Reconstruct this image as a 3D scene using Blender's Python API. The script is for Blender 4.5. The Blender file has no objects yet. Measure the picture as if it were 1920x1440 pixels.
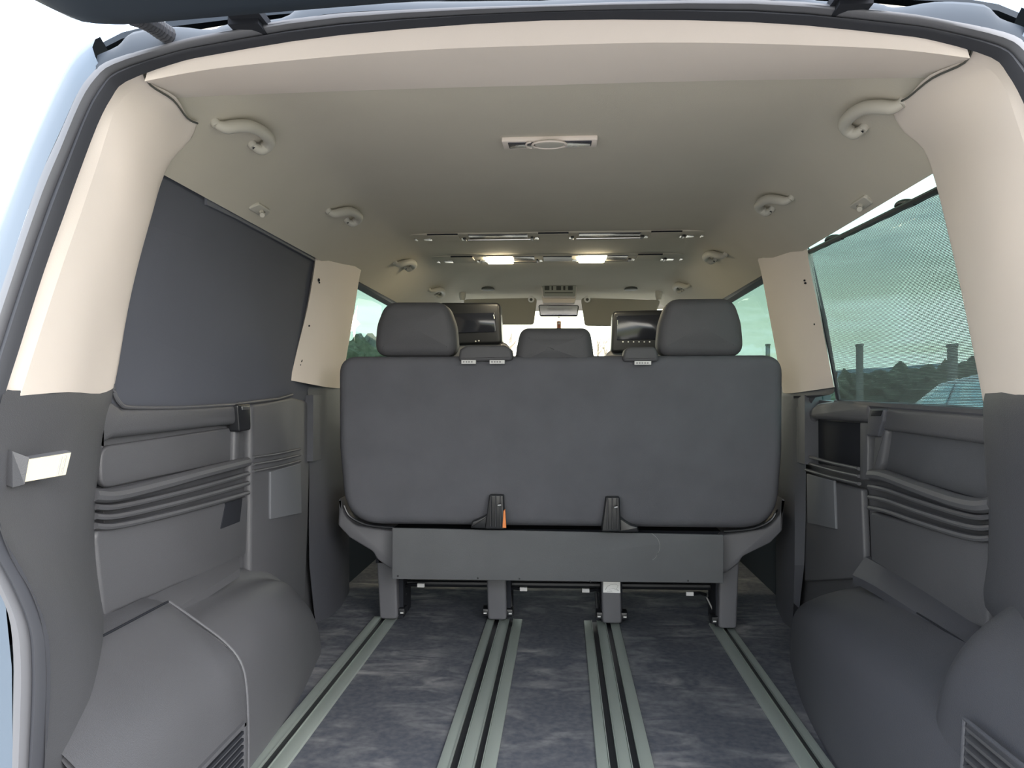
import bpy, bmesh, math, random
from math import sin, cos, tan, radians, pi, sqrt, hypot
from mathutils import Vector, Matrix

random.seed(11)
SC = bpy.context.scene
COL = SC.collection

# ------------------------------------------------------------------ camera
F = 1442.0                                   # focal length in pixels of the 1920 px wide frame
CAM = Vector((.03, 0, .77))
YAW, PITCH = radians(3.81), radians(.715)
FW = Vector((-sin(YAW)*cos(PITCH), cos(YAW)*cos(PITCH), sin(PITCH)))
RT = Vector((cos(YAW), sin(YAW), 0))
UP = RT.cross(FW)
cd = bpy.data.cameras.new('camera'); cam = bpy.data.objects.new('camera', cd); COL.objects.link(cam)
cd.sensor_fit = 'HORIZONTAL'; cd.sensor_width = 36; cd.lens = 36*F/1920; cd.clip_start = .02; cd.clip_end = 3000
M = Matrix.Identity(4)
for i in range(3):
    M[i][0] = RT[i]; M[i][1] = UP[i]; M[i][2] = -FW[i]; M[i][3] = CAM[i]
cam.matrix_world = M
SC.camera = cam

# ------------------------------------------------------------------ world, sun, exposure
SC.view_settings.view_transform = 'Standard'
SC.view_settings.look = 'None'
SC.view_settings.gamma = 1
SC.view_settings.use_curve_mapping = False
SC.view_settings.exposure = 0.8
W = bpy.data.worlds.new('sky'); SC.world = W; W.use_nodes = True
nt = W.node_tree; nt.nodes.clear()
def N(t, **k):
    n = nt.nodes.new(t)
    for a, b in k.items(): setattr(n, a, b)
    return n
out = N('ShaderNodeOutputWorld'); bg = N('ShaderNodeBackground'); tc = N('ShaderNodeTexCoord')
sep = N('ShaderNodeSeparateXYZ'); nt.links.new(tc.outputs['Generated'], sep.inputs[0])
ramp = N('ShaderNodeValToRGB'); nt.links.new(sep.outputs['Z'], ramp.inputs[0])
e = ramp.color_ramp.elements
e[0].position = 0.0; e[0].color = (1.0, .92, .74, 1)
e[1].position = .75; e[1].color = (.48, .62, .84, 1)
x = e.new(.10); x.color = (.86, .85, .70, 1)
x = e.new(.26); x.color = (.36, .47, .60, 1)
mp = N('ShaderNodeMapping'); mp.inputs['Scale'].default_value = (1.4, 1.4, 8.5)
nt.links.new(tc.outputs['Generated'], mp.inputs[0])
nz = N('ShaderNodeTexNoise'); nz.inputs['Scale'].default_value = 2.6; nz.inputs['Detail'].default_value = 6; nz.inputs['Roughness'].default_value = .55
nt.links.new(mp.outputs[0], nz.inputs['Vector'])
cr = N('ShaderNodeValToRGB'); nt.links.new(nz.outputs['Fac'], cr.inputs[0])
cr.color_ramp.elements[0].position = .43; cr.color_ramp.elements[1].position = .60
mix = N('ShaderNodeMix', data_type='RGBA'); nt.links.new(cr.outputs[0], mix.inputs['Factor'])
nt.links.new(ramp.outputs[0], mix.inputs['A']); mix.inputs['B'].default_value = (1.18, 1.14, 1.08, 1)
nt.links.new(mix.outputs['Result'], bg.inputs[0]); bg.inputs[1].default_value = 3.4
nt.links.new(bg.outputs[0], out.inputs[0])
sd = bpy.data.lights.new('hazy_sun', 'SUN'); sd.energy = 3.2; sd.angle = radians(50); sd.color = (1, .95, .90)
so = bpy.data.objects.new('hazy_sun', sd); COL.objects.link(so); so.location = (6, -8, 7)
so.rotation_euler = Vector((-.62, .62, -.46)).to_track_quat('-Z', 'Y').to_euler()

# ------------------------------------------------------------------ tracing: a pixel of the photo to a point at a real place
def ray(px, py): return FW + RT*((px-960)/F) + UP*((720-py)/F)
def onY(px, py, y): d = ray(px, py); k = y/d.y; return CAM + d*k
def onX(px, py, x): d = ray(px, py); k = (x-CAM.x)/d.x; return CAM + d*k
def onZ(px, py, z): d = ray(px, py); k = (z-CAM.z)/d.z; return CAM + d*k

# ------------------------------------------------------------------ materials
MT = {}
def mat(name, col, rough=.55, metal=0., spec=.5, var=0., vscale=6., bump=0., bscale=300., emit=None, estr=0., stretch=None):
    m = bpy.data.materials.new(name); m.use_nodes = True; t = m.node_tree
    b = t.nodes['Principled BSDF']
    b.inputs['Base Color'].default_value = (*col, 1); b.inputs['Roughness'].default_value = rough
    b.inputs['Metallic'].default_value = metal; b.inputs['Specular IOR Level'].default_value = spec
    tcn = t.nodes.new('ShaderNodeTexCoord')
    if var:
        n = t.nodes.new('ShaderNodeTexNoise'); n.inputs['Scale'].default_value = vscale; n.inputs['Detail'].default_value = 5
        src = tcn.outputs['Object']
        if stretch:
            mpn = t.nodes.new('ShaderNodeMapping'); mpn.inputs['Scale'].default_value = stretch
            t.links.new(src, mpn.inputs[0]); src = mpn.outputs[0]
        t.links.new(src, n.inputs['Vector'])
        r = t.nodes.new('ShaderNodeValToRGB'); t.links.new(n.outputs['Fac'], r.inputs[0])
        r.color_ramp.elements[0].position = .3; r.color_ramp.elements[1].position = .72
        r.color_ramp.elements[0].color = (*[c*(1-var) for c in col], 1)
        r.color_ramp.elements[1].color = (*[min(1, c*(1+var)) for c in col], 1)
        t.links.new(r.outputs[0], b.inputs['Base Color'])
    if bump:
        n2 = t.nodes.new('ShaderNodeTexNoise'); n2.inputs['Scale'].default_value = bscale; n2.inputs['Detail'].default_value = 2
        t.links.new(tcn.outputs['Object'], n2.inputs['Vector'])
        bp = t.nodes.new('ShaderNodeBump'); bp.inputs['Strength'].default_value = bump; bp.inputs['Distance'].default_value = .002
        t.links.new(n2.outputs['Fac'], bp.inputs['Height']); t.links.new(bp.outputs[0], b.inputs['Normal'])
    if emit:
        b.inputs['Emission Color'].default_value = (*emit, 1); b.inputs['Emission Strength'].default_value = estr
    MT[name] = m; return m

mat('headliner', (.55, .515, .445), .9, spec=.15, var=.03, vscale=4, bump=.25, bscale=700)
mat('beige', (.76, .685, .63), .6, spec=.3, var=.02, vscale=5, bump=.12, bscale=900)
mat('grey_handle', (.50, .48, .43), .5, spec=.35)
mat('dark_trim', (.066, .069, .082), .5, spec=.45, var=.05, vscale=5, bump=.35, bscale=650)  # also on right-hand twins of wall_trim parts, as painted-in shade
mat('wall_trim', (.090, .092, .102), .46, spec=.5, var=.05, vscale=4, bump=.3, bscale=650)
mat('carpet_trim', (.088, .092, .104), .9, spec=.1, var=.06, vscale=7, bump=.5, bscale=900)
mat('black', (.012, .013, .016), .35, spec=.5)
mat('black_gloss', (.008, .010, .016), .15, spec=.6)
mat('black_matte', (.018, .02, .026), .8, spec=.2)
mat('rubber', (.036, .038, .046), .6, spec=.3)
mat('rubber_light', (.12, .123, .137), .5, spec=.45)
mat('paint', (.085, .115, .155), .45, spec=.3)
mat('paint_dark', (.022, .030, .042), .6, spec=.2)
mat('seat_fabric', (.120, .122, .138), .95, spec=.1, var=.07, vscale=9, bump=.5, bscale=1100)
mat('headrest', (.086, .086, .094), .62, spec=.35, var=.04, vscale=8, bump=.35, bscale=700)
mat('seat_plastic', (.105, .106, .118), .5, spec=.45, bump=.2, bscale=700)
mat('flap', (.115, .119, .127), .85, spec=.15, var=.05, vscale=8, bump=.3, bscale=900)
mat('blackout', (.088, .094, .116), .75, spec=.2, var=.05, vscale=3, bump=.15, bscale=800)
mat('blackout_edge', (.13, .138, .165), .6, spec=.3)
mat('chrome', (.75, .75, .74), .18, metal=1.)
mat('steel', (.5, .5, .5), .35, metal=1.)
mat('white', (.80, .80, .80), .5)
mat('label', (.62, .62, .62), .6)
mat('ink', (.25, .25, .26), .6)
mat('orange', (.75, .23, .06), .5)
mat('rail', (.36, .41, .38), .42, metal=.45, spec=.5, var=.10, vscale=9, stretch=(1, .25, 1))
mat('card', (.135, .142, .158), .55, spec=.4)
mat('lamp_on', (1, .95, .8), .4, emit=(1, .86, .58), estr=40.)
mat('side_lamp_on', (.35, .33, .26), .3, emit=(1, .86, .50), estr=.52)
mat('lamp_off', (.42, .42, .42), .25, spec=.6)
mat('lamp_dark', (.06, .06, .075), .2, spec=.6)
def translucent(name, col):
    m = bpy.data.materials.new(name); m.use_nodes = True; t = m.node_tree; b = t.nodes['Principled BSDF']; b.inputs['Base Color'].default_value = (*col, 1)
    tr = t.nodes.new('ShaderNodeBsdfTranslucent'); tr.inputs[0].default_value = (*col, 1); mx = t.nodes.new('ShaderNodeMixShader'); mx.inputs[0].default_value = .9
    o = t.nodes['Material Output']; t.links.new(b.outputs[0], mx.inputs[1]); t.links.new(tr.outputs[0], mx.inputs[2]); t.links.new(mx.outputs[0], o.inputs[0]); MT[name] = m
translucent('star_white', (.98, .98, .98))
mat('mirror', (.85, .87, .85), .04, metal=1.)
mat('charm', (.34, .12, .08), .6)
mat('grass', (.16, .165, .085), .95, spec=.1, var=.3, vscale=.6)
mat('bounce_gravel', (.32, .30, .27), .95, spec=.1, var=.2, vscale=3)  # neutral ground tone, added so less green light bounces inside
mat('bush', (.10, .115, .085), .95, spec=.05, var=.4, vscale=2.5)  # leaf colour lightened, with haze put into it
mat('bark', (.10, .08, .065), .9, spec=.1, var=.3, vscale=8)
mat('bark_pale', (.34, .29, .24), .9, spec=.1, var=.2, vscale=8)
mat('hill', (.17, .22, .25), 1., spec=0., var=.18, vscale=.02)  # distance haze is mixed into this blue-green tone
mat('concrete', (.22, .225, .22), .9, spec=.1, var=.2, vscale=6)
mat('wire', (.12, .12, .12), .5, metal=.6)
mat('car_paint', (.38, .44, .50), .2, spec=.6, metal=.3)
mat('car_glass', (.30, .50, .56), .06, spec=.9)
mat('tyre', (.02, .02, .022), .9, spec=.1)
mat('screen', (.012, .014, .022), .10, spec=.7)
mat('dashboard', (.22, .21, .20), .7, spec=.2)  # unseen surface, lightened to reflect more light onto the front headliner
mat('console', (.36, .37, .34), .6, spec=.3)
mat('button', (.07, .075, .07), .5)
mat('visor', (.36, .34, .29), .85, spec=.15)

def floor_mat():
    m = mat('floor_carpet', (.075, .079, .09), .85, spec=.15)
    t = m.node_tree; b = t.nodes['Principled BSDF']
    tcn = t.nodes.new('ShaderNodeTexCoord')
    def noise(scale, stretch, lo, hi, rot=0, dist=0):
        mpn = t.nodes.new('ShaderNodeMapping'); mpn.inputs['Scale'].default_value = stretch; mpn.inputs['Rotation'].default_value = (0, 0, rot)
        t.links.new(tcn.outputs['Object'], mpn.inputs[0])
        n = t.nodes.new('ShaderNodeTexNoise'); n.inputs['Scale'].default_value = scale; n.inputs['Detail'].default_value = 5; n.inputs['Distortion'].default_value = dist
        t.links.new(mpn.outputs[0], n.inputs['Vector'])
        r = t.nodes.new('ShaderNodeMapRange'); r.inputs['From Min'].default_value = lo; r.inputs['From Max'].default_value = hi
        t.links.new(n.outputs['Fac'], r.inputs['Value']); return r.outputs['Result']
    a = noise(6, (1, 2.2, 1), .42, .70, .35, 1.2)
    c = noise(4, (1.2, 1, 1), .42, .68, -.3, .4)
    mul = t.nodes.new('ShaderNodeMath'); mul.operation = 'MULTIPLY'; t.links.new(a, mul.inputs[0]); t.links.new(c, mul.inputs[1])
    fine = noise(60, (1, 1, 1), .3, .75)
    add = t.nodes.new('ShaderNodeMath'); add.operation = 'MULTIPLY_ADD'; t.links.new(fine, add.inputs[0]); add.inputs[1].default_value = .22; t.links.new(mul.outputs[0], add.inputs[2])
    mx = t.nodes.new('ShaderNodeMix'); mx.data_type = 'RGBA'
    t.links.new(add.outputs[0], mx.inputs['Factor'])
    mx.inputs['A'].default_value = (.062, .069, .088, 1); mx.inputs['B'].default_value = (.27, .27, .275, 1)
    t.links.new(mx.outputs['Result'], b.inputs['Base Color'])
floor_mat()

def glass_mat(name, tint, gloss=.07):
    m = bpy.data.materials.new(name); m.use_nodes = True; t = m.node_tree; t.nodes.clear()
    o = t.nodes.new('ShaderNodeOutputMaterial'); a = t.nodes.new('ShaderNodeBsdfTransparent'); a.inputs[0].default_value = (*tint, 1)
    g = t.nodes.new('ShaderNodeBsdfGlossy'); g.inputs['Roughness'].default_value = .02; g.inputs[0].default_value = (.9, 1, .95, 1)
    s = t.nodes.new('ShaderNodeMixShader'); s.inputs[0].default_value = gloss
    t.links.new(a.outputs[0], s.inputs[1]); t.links.new(g.outputs[0], s.inputs[2]); t.links.new(s.outputs[0], o.inputs[0])
    MT[name] = m
glass_mat('glass_green', (.50, .63, .61), .03)
glass_mat('glass_light', (.29, .37, .355))
glass_mat('glass_single', (.095, .15, .137), .05)
glass_mat('glass_front', (.88, .92, .89))
glass_mat('glass_clear', (.93, .94, .90), .03)

def mesh_mat(name, col, cell, thr):
    """woven sun-blind cloth: fine threads with open holes between them"""
    m = bpy.data.materials.new(name); m.use_nodes = True; t = m.node_tree; t.nodes.clear()
    o = t.nodes.new('ShaderNodeOutputMaterial'); tr = t.nodes.new('ShaderNodeBsdfTransparent')
    d = t.nodes.new('ShaderNodeBsdfPrincipled'); d.inputs['Base Color'].default_value = (*col, 1); d.inputs['Roughness'].default_value = .8
    tcn = t.nodes.new('ShaderNodeTexCoord'); sp = t.nodes.new('ShaderNodeSeparateXYZ'); t.links.new(tcn.outputs['Object'], sp.inputs[0])
    outs = []
    for ax in ('Y', 'Z'):
        k = t.nodes.new('ShaderNodeMath'); k.operation = 'MULTIPLY'; k.inputs[1].default_value = 2*pi/cell; t.links.new(sp.outputs[ax], k.inputs[0])
        s = t.nodes.new('ShaderNodeMath'); s.operation = 'SINE'; t.links.new(k.outputs[0], s.inputs[0])
        outs.append(s.outputs[0])
    mxm = t.nodes.new('ShaderNodeMath'); mxm.operation = 'MAXIMUM'; t.links.new(outs[0], mxm.inputs[0]); t.links.new(outs[1], mxm.inputs[1])
    g = t.nodes.new('ShaderNodeMath'); g.operation = 'GREATER_THAN'; g.inputs[1].default_value = thr; t.links.new(mxm.outputs[0], g.inputs[0])
    s2 = t.nodes.new('ShaderNodeMixShader'); t.links.new(g.outputs[0], s2.inputs[0]); t.links.new(tr.outputs[0], s2.inputs[1]); t.links.new(d.outputs[0], s2.inputs[2])
    t.links.new(s2.outputs[0], o.inputs[0]); MT[name] = m
mesh_mat('blind_mesh', (.085, .10, .105), .0030, -.12)

# ------------------------------------------------------------------ object helpers
WL = {}
def tag(o, label, cat, group=None, kind=None):
    o['label'] = label; o['category'] = cat
    if group: o['group'] = group
    if kind: o['kind'] = kind
    return o
def empty(name, loc, label, cat, group=None, kind=None):
    o = bpy.data.objects.new(name, None); COL.objects.link(o); o.location = loc; o.empty_display_size = .05
    WL[o.name] = Vector(loc); return tag(o, label, cat, group, kind)
def obj(name, vf, m, parent=None, smooth=35, recalc=True):
    verts, faces = vf
    vs = [Vector(v) for v in verts]
    c = (Vector((min(v[i] for v in vs) for i in range(3))) + Vector((max(v[i] for v in vs) for i in range(3))))/2
    me = bpy.data.meshes.new(name); me.from_pydata([v-c for v in vs], [], faces)
    if recalc:
        b = bmesh.new(); b.from_mesh(me); bmesh.ops.recalc_face_normals(b, faces=b.faces); b.to_mesh(me); b.free()
    me.materials.append(MT[m])
    if smooth:
        me.shade_smooth(); me.set_sharp_from_angle(angle=radians(smooth))
    o = bpy.data.objects.new(name, me); COL.objects.link(o)
    if parent:
        o.parent = parent; o.location = c - WL[parent.name]
    else:
        o.location = c
    WL[o.name] = c
    return o
def join(*vfs):
    V, Fc = [], []
    for v, f in vfs:
        n = len(V); V += list(v); Fc += [tuple(i+n for i in q) for q in f]
    return V, Fc
def grid(rows, closed=False):
    n = len(rows[0]); V = [p for r in rows for p in r]; Fc = []
    for i in range(len(rows)-1):
        for j in range(n if closed else n-1):
            k = (j+1) % n
            Fc.append((i*n+j, i*n+k, (i+1)*n+k, (i+1)*n+j))
    return V, Fc
def smooth_line(pts, k=4):
    """Catmull-Rom through the points, k pieces for each span"""
    P = [Vector(p) for p in pts]; R = []
    for i in range(len(P)-1):
        a = P[max(0, i-1)]; b = P[i]; c = P[i+1]; d = P[min(len(P)-1, i+2)]
        for s in range(k):
            t = s/k
            R.append(.5*((2*b) + (c-a)*t + (2*a-5*b+4*c-d)*t*t + (3*b-a-3*c+d)*t**3))
    R.append(P[-1]); return R
def loft(rows, k=3, kr=1, thick=None):
    """surface through rows of points; with thick (a vector) it becomes a closed sheet"""
    R = [smooth_line(r, k) for r in rows]
    if kr > 1:
        cols = [smooth_line([r[j] for r in R], kr) for j in range(len(R[0]))]
        R = [[c[i] for c in cols] for i in range(len(cols[0]))]
    V, Fc = grid(R)
    if thick is not None:
        n, m = len(R), len(R[0]); th = Vector(thick); base = len(V)
        V = V + [Vector(p)+th for p in V]
        Fc = Fc + [tuple(base+i for i in reversed(q)) for q in Fc]
        edge = [j for j in range(m)] + [i*m+m-1 for i in range(1, n)] + [(n-1)*m+j for j in range(m-2, -1, -1)] + [i*m for i in range(n-2, 0, -1)]
        for a, b in zip(edge, edge[1:]+edge[:1]): Fc.append((a, b, b+base, a+base))
    return V, Fc
def box(x0, x1, y0, y1, z0, z1):
    V = [(x, y, z) for x in (x0, x1) for y in (y0, y1) for z in (z0, z1)]
    return V, [(0, 1, 3, 2), (4, 6, 7, 5), (0, 4, 5, 1), (2, 3, 7, 6), (0, 2, 6, 4), (1, 5, 7, 3)]
def rpoly(pts, r, seg=5):
    """polygon with rounded corners; r a number or one per corner"""
    P = [Vector((p[0], p[1])) for p in pts]; n = len(P); R = []
    for i in range(n):
        a, b, c = P[i-1], P[i], P[(i+1) % n]
        ri = r[i] if isinstance(r, (list, tuple)) else r
        u, v = (a-b), (c-b); lu, lv = u.length, v.length; u /= lu; v /= lv
        ang = math.acos(max(-1, min(1, u.dot(v))))
        if ri <= 0 or ang > 3.05: R.append(b); continue
        d = min(ri/tan(ang/2), lu*.48, lv*.48)
        p, q = b+u*d, b+v*d
        for s in range(seg+1):
            t = s/seg; R.append(p*(1-t)**2 + b*2*t*(1-t) + q*t*t)
    return R
def ccw(P):
    a = sum(P[i-1][0]*P[i][1]-P[i][0]*P[i-1][1] for i in range(len(P)))
    return list(P) if a > 0 else list(reversed(P))
def inset(P, d):
    n = len(P); R = []
    for i in range(n):
        a, b, c = P[i-1], P[i], P[(i+1) % n]
        u, v = b-a, c-b
        if u.length < 1e-9: u = v
        if v.length < 1e-9: v = u
        nu = Vector((-u.y, u.x)).normalized(); nv = Vector((-v.y, v.x)).normalized()
        m = nu+nv
        m = nu if m.length < 1e-6 else m.normalized()
        k = min(1/max(.35, m.dot(nu)), 2.0)
        R.append(b+m*d*k)
    return R
def slab(outline, depth, r, mapf, seg=3, bulge=0., back_r=None):
    """outline (u,v) pushed through depth w, rounded over by r at both faces; mapf(u,v,w) gives the point; bulge swells the front (w<0)"""
    P = ccw([Vector((p[0], p[1])) for p in outline]); n = len(P)
    br = r if back_r is None else back_r
    rings = []
    for s in range(seg+1):
        a = s/seg*pi/2; rings.append((inset(P, r*(1-sin(a))), r*(1-cos(a))))
    for s in range(seg+1):
        a = (1-s/seg)*pi/2; rings.append((inset(P, br*(1-sin(a))), depth-br*(1-cos(a))))
    V, Fc = [], []
    C = sum(rings[0][0], Vector((0, 0)))/n
    if bulge:
        fr = rings[0][0]
        for s in (.12, .4, .65, .85):
            rings.insert((.12, .4, .65, .85).index(s), ([C+(p-C)*s for p in fr], -bulge*(1-s*s)))
    for ring, w in rings: V += [Vector(mapf(p[0], p[1], w)) for p in ring]
    for i in range(len(rings)-1):
        for j in range(n):
            k = (j+1) % n; Fc.append((i*n+j, i*n+k, (i+1)*n+k, (i+1)*n+j))
    Fc.append(tuple(range(n-1, -1, -1))); b = (len(rings)-1)*n; Fc.append(tuple(range(b, b+n)))
    return V, Fc
def tube(path, rad, seg=10, flat=1., cap=True, upv=None):
    P = [Vector(p) for p in path]; n = len(P); rows = []
    for i in range(n):
        t = (P[min(n-1, i+1)]-P[max(0, i-1)]).normalized()
        ref = Vector(upv) if upv else (Vector((0, 0, 1)) if abs(t.z) < .9 else Vector((1, 0, 0)))
        a = t.cross(ref).normalized(); b = a.cross(t).normalized()
        r = rad[i] if isinstance(rad, (list, tuple)) else rad
        rows.append([P[i] + a*cos(q)*r + b*sin(q)*r*flat for q in [2*pi*j/seg for j in range(seg)]])
    V, Fc = grid(rows, True)
    if cap: Fc += [tuple(range(seg-1, -1, -1)), tuple(range((n-1)*seg, n*seg))]
    return V, Fc
def disc(c, axis, r, h, seg=14):
    c = Vector(c); ax = Vector(axis).normalized(); return tube([c, c+ax*h*.75, c+ax*h], [r, r, r*.8], seg)
def plane_map(kind, base):
    """kind 'Y': (u,v)=(x,z) pushed towards +y from base; 'XL': (u,v)=(y,z) on the left wall pushed outward (-x); 'XR' the same on the right"""
    if kind == 'Y': return lambda u, v, w: (u, base+w, v)
    if kind == 'XL': return lambda u, v, w: (base-w, u, v)
    if kind == 'XR': return lambda u, v, w: (base+w, u, v)
    if kind == 'Z': return lambda u, v, w: (u, v, base+w)
def xzY(pts, y): return [((q := onY(a, b, y)).x, q.z) for a, b in pts]
def yzX(pts, x): return [((q := onX(a, b, x)).y, q.z) for a, b in pts]
def xyZ(pts, z): return [((q := onZ(a, b, z)).x, q.y) for a, b in pts]
def wallslab(pts, x, depth, r, rc=.012, seg=3):
    """a piece traced on the side wall at x (sign picks the side), standing depth proud of what lies behind it"""
    return slab(rpoly(yzX(pts, x), max(rc, r*1.35)), depth, r, plane_map('XL' if x < 0 else 'XR', x), seg)
def mir(vf): return [Vector((-v[0], v[1], v[2])) for v in vf[0]], vf[1]

# ================================================================== THE VAN: floor, ceiling, shell
ZP = [(0, 1.34), (.40, 1.34), (.46, 1.3395), (.50, 1.3375), (.54, 1.332), (.58, 1.314), (.62, 1.285), (.66, 1.252), (.70, 1.219), (.735, 1.19)]
def zc(x, y=2):
    x = abs(x); z = ZP[-1][1]
    for (a, b), (c, d) in zip(ZP, ZP[1:]):
        if x <= c: z = b+(d-b)*(x-a)/(c-a); break
    if y > 3.7: z -= .055*min(1, (y-3.7)/.5)**1.3
    return z
def onC(px, py, off=0.):
    z = 1.3
    for _ in range(40):
        p = onZ(px, py, z+off); z = .5*z + .5*zc(p.x, p.y)
    return p

tag(obj('floor', box(-.86, .86, 1.0, 5.0, -.03, 0), 'floor_carpet'), 'grey-blue van floor covering with pale dusty smears', 'floor', kind='structure')
xs = [-.735, -.70, -.66, -.62, -.60, -.58, -.56, -.54, -.52, -.50, -.46, -.40, -.2]
xs = xs + [0] + [-q for q in reversed(xs)]
ys = [1.17, 1.32, 1.5, 1.7, 2, 2.3, 2.6, 2.9, 3.2, 3.45, 3.6, 3.7, 3.8, 3.9, 4.0, 4.1, 4.2, 4.3]
rows = [[Vector((x, y, zc(x, y))) for x in xs] for y in ys]
rows = [[Vector((r[0].x-.03, r[0].y, r[0].z+.06))] + r + [Vector((r[-1].x+.03, r[-1].y, r[-1].z+.06))] for r in rows]
tag(obj('ceiling', loft(rows, 1, thick=(0, 0, .012)), 'headliner', smooth=60), 'grey-beige fabric headliner over the whole load space', 'ceiling', kind='structure')
# outer roof skin
rp = [(-.79, 1.255), (-.785, 1.30), (-.73, 1.37), (-.6, 1.41), (-.3, 1.43), (0, 1.44)]
rp = rp + [(-a, b) for a, b in reversed(rp[:-1])]
rows = [[Vector((x, y, z-(.05 if y < 1.25 else 0))) for x, z in rp] for y in (1.19, 1.28, 2, 3, 4.0, 4.35)]
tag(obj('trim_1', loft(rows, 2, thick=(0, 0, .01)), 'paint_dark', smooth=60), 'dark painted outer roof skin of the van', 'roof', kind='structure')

# ---- the side walls: outer sheet, then every moulded piece as a part
wl = empty('wall_left', (-.86, 1.5, 0), 'dark grey moulded side trim on the left with ledge and grooves', 'side wall', kind='structure')
wr = empty('wall_right', (.86, 1.5, 0), 'dark grey moulded side trim on the right with storage pocket', 'side wall', kind='structure')
for s, w in ((-1, wl), (1, wr)):
    a, b = sorted((s*.84, s*.90))
    obj('outer_sheet', box(a, b, 1.12, 5.0, -.3, .74), 'paint_dark', w)
    # cant rail above the windows
    rr = [[Vector((s*x, y, z)) for y in (1.30, 2.5, 4.25)] for x, z in ((.768, 1.252), (.785, 1.238), (.80, 1.24), (.79, 1.31), (.765, 1.30))]
    obj('cant_rail', loft(rr, 1), 'beige', w)

# left wall pieces (photo tracing, plane x=-.80 and close to it)
def L(name, pts, x, d, r, rc, m='wall_trim', parent=None):
    return obj(name, wallslab(pts, x, d, r, rc), m, parent or wl)
L('backing_panel', [(195, 770), (480, 762), (600, 745), (640, 740), (640, 1200), (480, 1180), (195, 1260)], -.822, .02, .002, .004)
L('upper_panel', [(186, 742), (215, 752), (232, 764), (446, 757), (446, 797), (425, 797), (215, 822), (196, 834), (186, 850)], -.795, .035, .014, .02)
L('upper_side_rim', [(442, 790), (450, 790), (452, 868), (440, 868)], -.80, .025, .008, .004)
L('recess_panel', [(190, 838), (432, 802), (441, 812), (440, 864), (190, 918)], -.812, .015, .005, .03)
# ledge roll under the recess
p = [onX(a, b, x) for a, b, x in ((172, 928, -.795), (215, 928, -.79), (300, 908, -.79), (390, 884, -.79), (462, 866, -.795))]
obj('ledge_roll', tube(smooth_line(p, 6), .016, 10, .8), 'wall_trim', wl)
for k, dy in enumerate((16, 34, 52)):
    p = [onX(a, b+dy, x) for a, b, x in ((177, 934, -.80), (215, 934, -.796), (300, 916, -.796), (390, 893, -.796), (464, 872, -.80))]
    obj('groove_rib', tube(smooth_line(p, 6), .0085, 8, .75), 'wall_trim', wl)
L('lower_panel', [(178, 992), (300, 972), (466, 930), (462, 1040), (448, 1052), (330, 1098), (195, 1160)], -.803, .02, .008, .02)
L('pocket', [(424, 943), (455, 934), (450, 978), (414, 992)], -.801, .004, .001, .003, 'black_matte')
L('front_panel', [(472, 757), (548, 744), (578, 752), (584, 775), (578, 1000), (572, 1145), (470, 1085)], -.80, .03, .012, .03)
for k in range(3):
    p = [onX(474, 858+k*13, -.799), onX(520, 851+k*12, -.797), onX(562, 842+k*11, -.799)]
    obj('groove_rib', tube(p, .0055, 8, .7), 'wall_trim', wl)
L('cover_card', [(508, 884), (564, 868), (566, 962), (508, 974)], -.794, .008, .002, .004, 'card')
c = L('belt_clip', [(446, 758), (470, 757), (471, 806), (450, 810)], -.785, .03, .004, .008, 'black')
obj('buckle_slot', wallslab([(454, 762), (468, 761), (468, 768), (455, 769)], -.783, .006, .001, .002), 'steel', c)
# dark lower pillar panel beside the bench
rr = [[onX(a, b, x) for a, b in q] for q, x in (([(578, 745), (580, 900), (580, 1060), (596, 1200)], -.80), ([(612, 727), (610, 900), (612, 1060), (618, 1180)], -.775), ([(640, 728), (640, 900), (640, 1060), (640, 1180)], -.77), ([(655, 735), (655, 900), (655, 1060), (655, 1160)], -.80))]
for r_ in rr: r_.insert(0, r_[0]+Vector((-.012, 0, .06)))
obj('pillar_foot_panel', loft(rr, 2), 'dark_trim', wl)

# left wheel arch
def arch(s, prof):
    rows = []
    for y, pts in prof: rows.append([Vector((s*x, y, z)) for x, z in pts])
    return loft(rows, 3, 3)
AL = [(1.0, [(.84, .40), (.80, .385), (.75, .35), (.70, .315), (.645, .275), (.612, .22), (.603, .12), (.60, -.01)]),
      (1.5, [(.84, .385), (.80, .37), (.755, .345), (.70, .308), (.645, .268), (.618, .215), (.61, .12), (.606, -.01)]),
      (1.8, [(.84, .365), (.80, .35), (.76, .328), (.71, .298), (.662, .262), (.637, .205), (.627, .11), (.622, -.01)]),
      (2.0, [(.84, .335), (.80, .32), (.77, .30), (.73, .27), (.688, .23), (.663, .175), (.653, .10), (.648, -.01)]),
      (2.15, [(.84, .29), (.80, .278), (.775, .255), (.745, .222), (.71, .18), (.687, .135), (.677, .07), (.672, -.01)]),
      (2.25, [(.84, .22), (.80, .21), (.78, .192), (.755, .162), (.724, .128), (.703, .09), (.692, .05), (.688, -.01)]),
      (2.29, [(.84, .10), (.80, .095), (.782, .085), (.76, .07), (.735, .05), (.716, .03), (.706, .01), (.70, -.01)]),
      (2.30, [(.84, -.01), (.80, -.01), (.782, -.01), (.76, -.01), (.735, -.01), (.716, -.01), (.706, -.01), (.70, -.012)])]
AL = [(y, [(x, z-(.022 if x > .745 else 0)) for x, z in q]) for y, q in AL]
def ledge(s, w, A, B, m):
    ra = [onX(a, b, s*.80) for a, b in A]; rb = [onX(a, b, s*.757) for a, b in B]
    rc_ = [q+Vector((s*.002, 0, -.02)) for q in rb]; r0 = [q+Vector((s*.012, 0, .002)) for q in ra]
    obj('arch_ledge', loft([r0, ra, rb, rc_], 4), m, w, smooth=25)
    obj('ledge_seam', tube(smooth_line([q+Vector((-s*.001, -.001, .001)) for q in rb[:3]], 4), .0018, 6), 'black_matte', w)
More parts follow.
